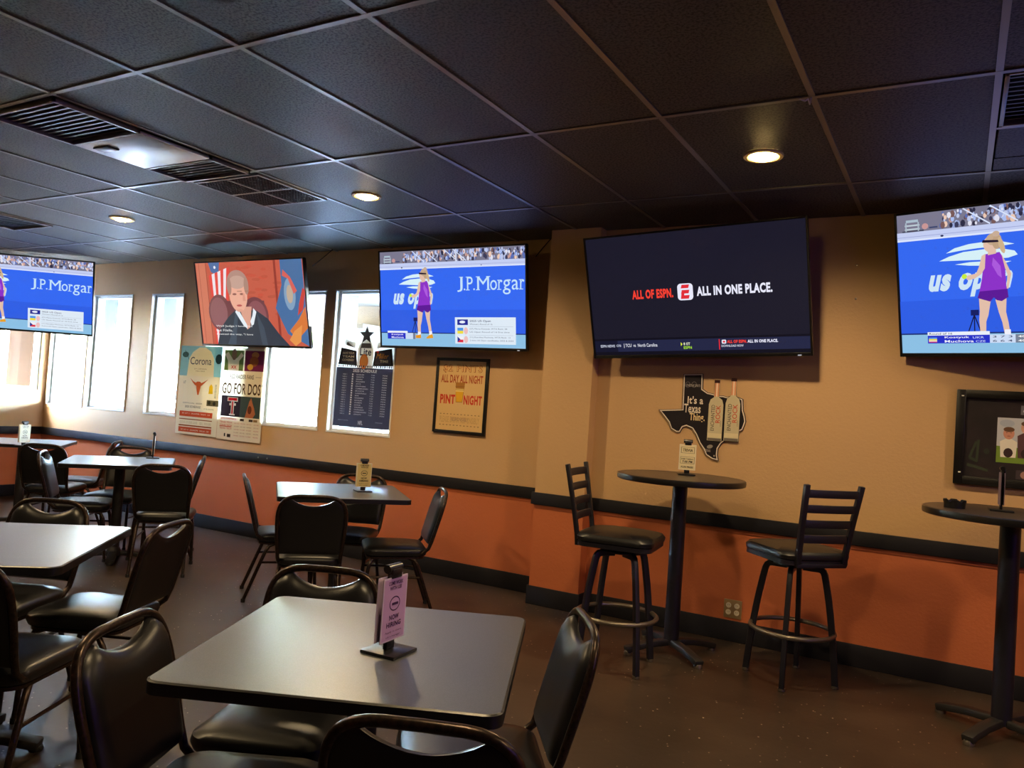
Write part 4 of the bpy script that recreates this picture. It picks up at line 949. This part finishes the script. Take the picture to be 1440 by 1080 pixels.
def inset(pts, d):
    n = len(pts); out = []
    A = sum(pts[i][0] * pts[(i + 1) % n][1] - pts[(i + 1) % n][0] * pts[i][1] for i in range(n)); sg = 1 if A > 0 else -1
    for i in range(n):
        a, b, c = pts[i - 1], pts[i], pts[(i + 1) % n]
        def nrm(u, v): L = math.hypot(v[0] - u[0], v[1] - u[1]) or 1; return (-(v[1] - u[1]) / L * sg, (v[0] - u[0]) / L * sg)
        n1, n2 = nrm(a, b), nrm(b, c); mx, mz = n1[0] + n2[0], n1[1] + n2[1]; L = math.hypot(mx, mz) or 1; k = d / max(.45, (mx * n1[0] + mz * n1[1]) / L)
        out.append((b[0] + mx / L * k, b[1] + mz / L * k))
    return out
p.poly(inset(tz, .003), (226, 214, 200)); p.poly(inset(tz, .010), (34, 30, 36))
def q2(px, py): x, z = wall_px(px, py); return x - cx, z - cz
def tpx(s, x0, y0, x1, y1, col, bold=0):
    a = q2(x0, y1); b = q2(x1, y0); p.text(s, a[0], a[1], b[0], b[1], col, bold)
tpx("It's a", 967.5, 558, 990, 567.5, (232, 222, 208), .02); tpx('Texas', 962.5, 569, 986.5, 580, (232, 222, 208), .02); tpx('Thing.', 970, 582, 992, 594, (236, 210, 160), .02)
a = q2(968, 541); p.ell(a[0], a[1], .017, .02, (110, 105, 110), 20); p.ell(a[0], a[1], .014, .017, (34, 30, 36), 20); b = q2(977, 541); p.ell(b[0], b[1], .017, .02, (110, 105, 110), 20); p.ell(b[0], b[1], .014, .017, (34, 30, 36), 20); tpx('LONESTAR SPIRITS', 965, 541, 986, 543.5, (170, 165, 165))
a = q2(999, 628); p.ell(a[0], a[1], .02, .012, (150, 145, 140), 14, rot=.3); tpx('TEXAS', 992, 632, 1000, 635, (200, 190, 180)); a = q2(1005, 641); p.ell(a[0], a[1], .005, .006, (190, 180, 170), 10)
p.build('printed_face', 'print', ts, (0, -.0125, 0))
for k, (bx, top, bot, lean_) in enumerate(((1006.5, 534.5, 620.5, 0), (1030, 532, 621, 0))):
    x0, z0 = q2(bx - 1.5, bot); _, z1 = q2(bx + .5, top); hb = z1 - z0; hw = .049
    out = [(-hw, 0), (hw, 0), (hw, hb * .60), (hw * .8, hb * .68), (hw * .35, hb * .72), (hw * .30, hb), (-hw * .30, hb), (-hw * .35, hb * .72), (-hw * .8, hb * .68), (-hw, hb * .60)]
    pl = MB().prism_xz([(x0 + u, z0 + v) for u, v in out], -.016, -.0125).build('bottle_cutout', 'plastic', ts)
    pb = Pic(1, .0001); s = lambda pts: [(x0 + u, z0 + v) for u, v in pts]
    pb.poly(s([(u * .96, .003 + v * .985) for u, v in out]), (206, 196, 164)); pb.poly(s([(-hw * .30, hb * .73), (hw * .30, hb * .73), (hw * .26, hb * .97), (-hw * .26, hb * .97)]), (222, 150, 110)); pb.poly(s([(-hw * .10, hb * .73), (hw * .10, hb * .73), (hw * .10, hb * .97), (-hw * .10, hb * .97)]), (240, 214, 190))
    pb.poly(s([(-hw * .36, hb * .95), (hw * .36, hb * .95), (hw * .36, hb), (-hw * .36, hb)]), (50, 22, 24)); pb.poly(s([(-hw * .9, 0.004), (hw * .9, .004), (hw * .9, hb * .05), (-hw * .9, hb * .05)]), (120, 112, 104)); pb.poly(s([(-hw * .9, hb * .06), (hw * .9, hb * .06), (hw * .9, hb * .13), (-hw * .9, hb * .13)]), (224, 212, 176))
    pb.text('ENCHANTED', x0 - hw * .12, z0 + hb * .17, x0 - hw * .12 + hb * .42, z0 + hb * .17 + .024, (70, 64, 60), 0, rot=math.pi / 2)
    pb.text('ROCK', x0 + hw * .62, z0 + hb * .30, x0 + hw * .62 + hb * .29, z0 + hb * .30 + .030, (204, 84, 60), .01, rot=math.pi / 2)
    pb.text('VODKA', x0 + hw * .8, z0 + hb * .24, x0 + hw * .8 + hb * .1, z0 + hb * .24 + .008, (120, 110, 100), 0, rot=math.pi / 2)
    pb.build('bottle_print', 'print', pl, (0, -.0162, 0))

# dark framed collage at the right
cf = empty('framed_collage', (.42, YR, 1.125), label='wide black framed photo collage on the wall behind the right edge round table', cat='picture')
fw, fh = .87, .525; mb = MB()
for a, b, c, d in ((-fw / 2, -fw / 2 + .045, 0, fh), (fw / 2 - .045, fw / 2, 0, fh), (-fw / 2 + .045, fw / 2 - .045, 0, .045), (-fw / 2 + .045, fw / 2 - .045, fh - .045, fh)): mb.box(a, b, -.035, 0, c, d)
mb.build('frame', 'frameblack', cf, bevel=.003)
MB().box(-fw / 2 + .04, fw / 2 - .04, -.014, -.01, .04, fh - .04).build('mat_board', 'mat_board', cf)
for sx, sz in ((-.405, .49), (-.405, .065), (.405, .49), (.405, .065)): MB().box(sx - .006, sx + .006, -.037, -.034, sz - .003, sz + .003).build('corner_pin', 'white', cf)
p = Pic(1, .0001); ox, oz = -.235, .135
p.rect(ox, oz, ox + .40, oz + .245, (196, 200, 214)); p.poly([(ox, oz), (ox + .40, oz), (ox + .40, oz + .07), (ox, oz + .09)], (120, 150, 60)); p.ell(ox + .045, oz + .215, .035, .02, (176, 186, 208), 14)
for (fx, fz, c1, c2) in ((.055, .16, (210, 150, 130), (236, 230, 222)), (.135, .195, (220, 170, 150), (96, 66, 72)), (.215, .17, (205, 150, 130), (228, 222, 226)), (.30, .19, (215, 165, 140), (70, 60, 90))):
    p.poly([(ox + fx - .035, oz + .03), (ox + fx - .04, oz + fz - .045), (ox + fx, oz + fz - .02), (ox + fx + .04, oz + fz - .045), (ox + fx + .035, oz + .03)], c2)
    p.ell(ox + fx, oz + fz, .026, .032, c1, 18); p.ell(ox + fx, oz + fz + .022, .026, .014, (110, 80, 60), 14); p.ell(ox + fx - .010, oz + fz + .004, .003, .002, (70, 50, 50), 8); p.ell(ox + fx + .010, oz + fz + .004, .003, .002, (70, 50, 50), 8); p.ell(ox + fx, oz + fz - .014, .009, .002, (160, 90, 80), 8)
    p.ell(ox + fx, oz + .055, .022, .026, (60, 44, 46), 12)
p.build('photo', 'print', cf, (0, -.0145, 0))['label'] = 'pale group photo on grass'
p = Pic(1, .0001); ox, oz = -.14, .05
p.rect(ox, oz, ox + .2, oz + .05, (70, 60, 66)); p.ell(ox + .04, oz + .025, .02, .02, (170, 130, 120), 12); p.ell(ox + .10, oz + .025, .018, .02, (180, 140, 130), 12)
p.build('photo', 'print', cf, (0, -.0145, 0))['label'] = 'small dark photo strip'
p = Pic(1, .0001); p.rect(-.13, .40, .02, .45, (120, 120, 132)); p.ell(-.10, .42, .02, .012, (230, 230, 236), 12); p.build('photo', 'print', cf, (0, -.0145, 0))['label'] = 'grey top photo'
p = Pic(1, .0001)
for a, b, c in (((-.37, .11), (-.27, .085), .016), ((-.36, .15), (-.33, .24), .012), ((-.325, .13), (-.32, .25), .012), ((-.36, .15), (-.32, .13), .014)): p.line(a, b, c, (58, 66, 54))
p.ell(-.28, .19, .014, .016, (54, 60, 54), 12); p.build('green_etching', 'print', cf, (0, -.0145, 0))

# wall outlet (two gangs)
ou = empty('wall_outlet', (-1.187, YR, .145), label='brown double wall outlet above the baseboard by the right stool', cat='outlet')
MB().box(-.056, .056, -.006, 0, 0, .115).build('cover_plate', 'ivory', ou, bevel=.002)
for sx in (-.026, .026):
    for sz in (.036, .079):
        q = MB().lathe([(.0, 0), (.0165, 0), (.0165, .004), (.0, .004)], 18).build('receptacle', 'cream', ou); q.rotation_euler = (R(90), 0, 0); q.location = (sx, -.0055, sz)
        MB().box(-.006, -.004, -.0, .006, .004, .0046).add([], []).build('slot', 'plastic', q); MB().box(.004, .006, 0, .006, .004, .0046).build('slot', 'plastic', q)

# two screw anchors left in the wall, two in the rail, hanging cable ends, a ceiling hook
for (px, py, lb) in ((1205, 373, 'upper screw anchor in the tan wall left of the player television'), (1203.5, 420, 'lower screw anchor in the tan wall left of the player television')):
    x, z = wall_px(px, py); a = empty('wall_anchor', (x, YR, z), label=lb, cat='screw'); q = MB().lathe([(.0, .003), (.004, .003), (.007, 0)], 12).build('plug', 'worn', a, smooth=True); q.rotation_euler = (R(90), 0, 0)
trb = bpy.data.objects['trim_back']
for px, py in ((363, 643.3), (375.5, 644.8)):
    x, z = wall_px(px, py, YW - .02); q = MB().lathe([(.0, .003), (.006, .002), (.008, 0)], 12).build('screw_head', 'worn', trb, smooth=True); q.rotation_euler = (R(90), 0, 0); q.location = (x, YW - .02, z)
def cord(label, pts):
    a = empty('cable', pts[0], label=label, cat='cable'); q = Vector(pts[0])
    MB().tube([Vector(v) - q for v in pts], .004, 6).build('sheath', 'plastic', a, smooth=True)
cord('black cable running from the pint night television to the ceiling', [(-2.80, 5.10, 2.52), (-2.76, 5.14, 2.60), (-2.72, 5.17, 2.666)])
cord('black cable rising from the courtroom television to the ceiling', [(-4.93, 4.96, 2.49), (-4.90, 5.05, 2.58), (-4.86, 5.12, 2.667)])
hk = empty('ceiling_hook', (-.555, 3.10, HC), label='small white wire hook on the ceiling grid beside the right downlight', cat='hook')
MB().tube([(0, .06, 0), (-.002, .05, -.03), (-.004, .02, -.02), (-.01, 0, -.035), (-.03, -.015, -.03)], .003, 6).build('wire', 'white', hk, smooth=True)

# ------------------------------------------------------------------ outside: cars, trees
def car(x, y, rz, paint, label):
    t = empty('parked_car', (x, y, -.12), R(rz), label=label, cat='car')
    prof = [(-2.2, .35), (-2.25, .75), (-1.9, .92), (-1.25, .98), (-.75, 1.42), (.75, 1.45), (1.35, 1.0), (2.1, .92), (2.25, .7), (2.2, .35)]
    MB().prism_xz(prof, -.85, .85).build('body', paint, t, bevel=.06)
    for s in (-1, 1):
        y_ = s * .86
        MB().prism_xz([(-1.1, 1.02), (-.68, 1.36), (-.05, 1.38), (-.05, 1.02)], y_ - .01, y_ + .01).build('side_window', 'darkglass', t)
        MB().prism_xz([(.05, 1.02), (.05, 1.38), (.68, 1.38), (1.15, 1.04)], y_ - .01, y_ + .01).build('side_window', 'darkglass', t)
        for xx in (-1.4, 1.4):
            w_ = MB().lathe([(.0, -.1), (.3, -.1), (.33, -.06), (.33, .06), (.3, .1), (.0, .1)], 24).build('wheel', 'tyre', t, smooth=True); w_.rotation_euler = (R(90), 0, 0); w_.location = (xx, s * .78, .33)
            h_ = MB().lathe([(.0, -.115), (.18, -.112), (.2, -.1)], 18).build('hubcap', 'silver_car', w_, smooth=True); h_.location = (0, 0, 0 if s > 0 else .2)
        MB().box(2.18, 2.26, s * .62 - .16, s * .62 + .16, .66, .8).build('headlight', 'white', t, bevel=.02); MB().box(-2.28, -2.2, s * .66 - .13, s * .66 + .13, .7, .85).build('tail_light', 'red_car', t, bevel=.02)
    return t
car(-15.6, 13.2, 62, 'red_car', 'red car parked outside beyond the second window from the corner'); car(-19.5, 15.5, 60, 'blue_car', 'blue car parked outside beyond the narrow corner windows'); car(-9.6, 12.6, 65, 'silver_car', 'silver car parked outside beyond the window right of the courtroom television')
car(-22.5, 10.6, 20, 'blue_car', 'blue car parked outside the corner window under the leftmost television')
def tree(x, y, h, r, label):
    t = empty('tree', (x, y, -.12), label=label, cat='tree', group='trees across the parking lot'); rnd = random.Random(int(x * 10))
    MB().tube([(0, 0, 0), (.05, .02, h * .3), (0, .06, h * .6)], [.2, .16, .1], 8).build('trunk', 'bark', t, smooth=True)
    bm = bmesh.new()
    for i in range(16):
        a = rnd.random() * 6.28; q = rnd.random() ** .5 * r; z = h * .55 + rnd.random() * h * .45; s = r * (.35 + rnd.random() * .3)
        bmesh.ops.create_icosphere(bm, subdivisions=3, radius=s, matrix=Matrix.Translation((math.cos(a) * q * .8, math.sin(a) * q * .8, z)))
    for v in bm.verts: v.co += v.normal * (rnd.random() - .5) * r * .22
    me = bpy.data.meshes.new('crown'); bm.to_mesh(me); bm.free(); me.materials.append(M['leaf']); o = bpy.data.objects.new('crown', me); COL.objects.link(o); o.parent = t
for x, y, h, r in ((-33, 26, 6, 2.2), (-25, 27, 7, 2.3), (-18.5, 25, 5.5, 2.1), (-11.5, 28, 6.5, 2.4), (-40, 20, 6, 2.2)):
    tree(x, y, h, r, 'sunlit green tree across the parking lot beyond the windows')
bl = empty('far_building', (-20, 44, -.12), label='pale building far across the parking lot beyond the trees', cat='building')
MB().box(-30, 30, 0, 8, 0, 5).build('wall', 'stucco', bl); MB().box(-30.3, 30.3, -.3, 8.3, 5, 5.3).build('roof', 'concrete', bl)
for i in range(12): MB().box(-27 + i * 4.6, -24.6 + i * 4.6, -.06, .0, 1, 3.2).build('window', 'darkglass', bl)
